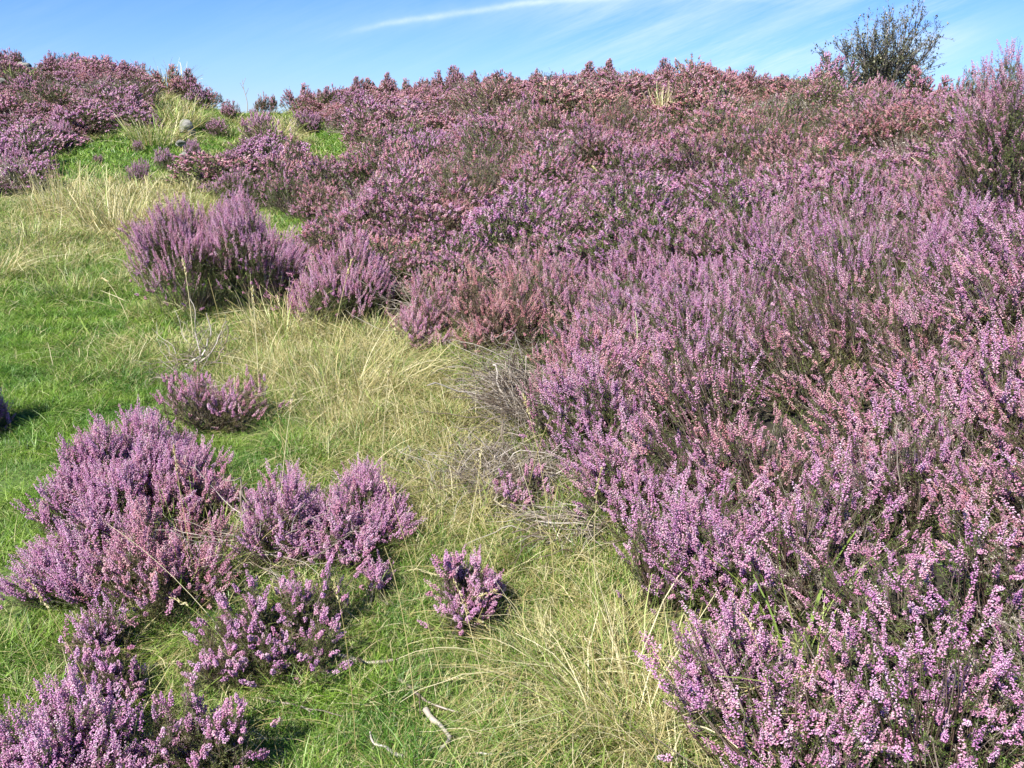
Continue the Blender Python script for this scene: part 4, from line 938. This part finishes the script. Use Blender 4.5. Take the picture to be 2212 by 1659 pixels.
g2 = math_(nt, 'MULTIPLY', math_(nt, 'POWER', 2.718, math_(nt, 'MULTIPLY', math_(nt, 'MULTIPLY', dist, dist), -1 / .011 ** 2)), .35)
def win(x, a, b, c, d):
    m1 = ND(nt, 'ShaderNodeMapRange'); m1.interpolation_type = 'SMOOTHSTEP'; L.new(x, m1.inputs[0]); m1.inputs[1].default_value = a; m1.inputs[2].default_value = b
    m2 = ND(nt, 'ShaderNodeMapRange'); m2.interpolation_type = 'SMOOTHSTEP'; L.new(x, m2.inputs[0]); m2.inputs[1].default_value = c; m2.inputs[2].default_value = d; m2.inputs[3].default_value = 1; m2.inputs[4].default_value = 0
    return math_(nt, 'MULTIPLY', m1.outputs[0], m2.outputs[0])
streak = math_(nt, 'MULTIPLY', math_(nt, 'MULTIPLY', math_(nt, 'ADD', g1, g2), win(A_, p1[0], p2[0], p3[0], .35)), math_(nt, 'MULTIPLY', noise2(A_, T_, 30, 6, .7, 2.2), .72))
# cirrus veil to the right, streaked along a slanted direction
rotA = math_(nt, 'MULTIPLY_ADD', T_, .9, math_(nt, 'MULTIPLY', A_, .45)); rotT = math_(nt, 'MULTIPLY_ADD', A_, -.75, math_(nt, 'MULTIPLY', T_, 1.9))
cn = noise2(rotA, math_(nt, 'MULTIPLY', rotT, 4.0), 2.6, 10, .72, 3.1)
cn2 = noise2(A_, math_(nt, 'MULTIPLY', T_, 3), 2.2, 3, .5, 7.7)
cm = ND(nt, 'ShaderNodeMapRange'); L.new(cn, cm.inputs[0]); cm.inputs[1].default_value = .44; cm.inputs[2].default_value = .74
cm2 = ND(nt, 'ShaderNodeMapRange'); L.new(cn2, cm2.inputs[0]); cm2.inputs[1].default_value = .36; cm2.inputs[2].default_value = .62
cir = math_(nt, 'MULTIPLY', math_(nt, 'MULTIPLY', cm.outputs[0], cm2.outputs[0]), .65)
env = math_(nt, 'ADD', math_(nt, 'MULTIPLY', win(A_, -.05, .2, .36, .52), 1.25), .25)
cloud = math_(nt, 'ADD', math_(nt, 'MULTIPLY', cir, env), streak, clamp=True)
fr = ND(nt, 'ShaderNodeMapRange'); L.new(sx.outputs[1], fr.inputs[0]); fr.inputs[1].default_value = .05; fr.inputs[2].default_value = .3
cloud = math_(nt, 'MULTIPLY', cloud, fr.outputs[0])
hs = ND(nt, 'ShaderNodeHueSaturation'); hs.inputs['Saturation'].default_value = 1.12; hs.inputs['Value'].default_value = 1.0; L.new(sky.outputs[0], hs.inputs['Color'])
skt = mixrgb(nt, 1.0, hs.outputs[0], (.42, .58, 1.02), 'MULTIPLY')
skc = mixrgb(nt, cloud, skt, (5.6, 6.6, 7.6))
bg = ND(nt, 'ShaderNodeBackground'); bg.inputs[1].default_value = .070; L.new(skc, bg.inputs[0])
wo = ND(nt, 'ShaderNodeOutputWorld'); L.new(bg.outputs[0], wo.inputs[0])
ld = bpy.data.lights.new("sun", 'SUN'); ld.energy = 4.2; ld.angle = math.radians(.53); ld.color = (1, .955, .88)
so = bpy.data.objects.new("sun", ld); COL.objects.link(so); so.location = (-10, -8, 20)
from mathutils import Vector
dv = Vector((sun_dir[0] * math.cos(SUN_EL), sun_dir[1] * math.cos(SUN_EL), math.sin(SUN_EL)))
so.rotation_euler = dv.to_track_quat('Z', 'Y').to_euler()
sc.view_settings.view_transform = 'Standard'; sc.view_settings.look = 'None'; sc.view_settings.exposure = 1.25; sc.view_settings.gamma = 1
sc.cycles.max_bounces = 6; sc.cycles.diffuse_bounces = 4; sc.cycles.glossy_bounces = 1; sc.cycles.transmission_bounces = 2; sc.cycles.caustics_reflective = False; sc.cycles.caustics_refractive = False
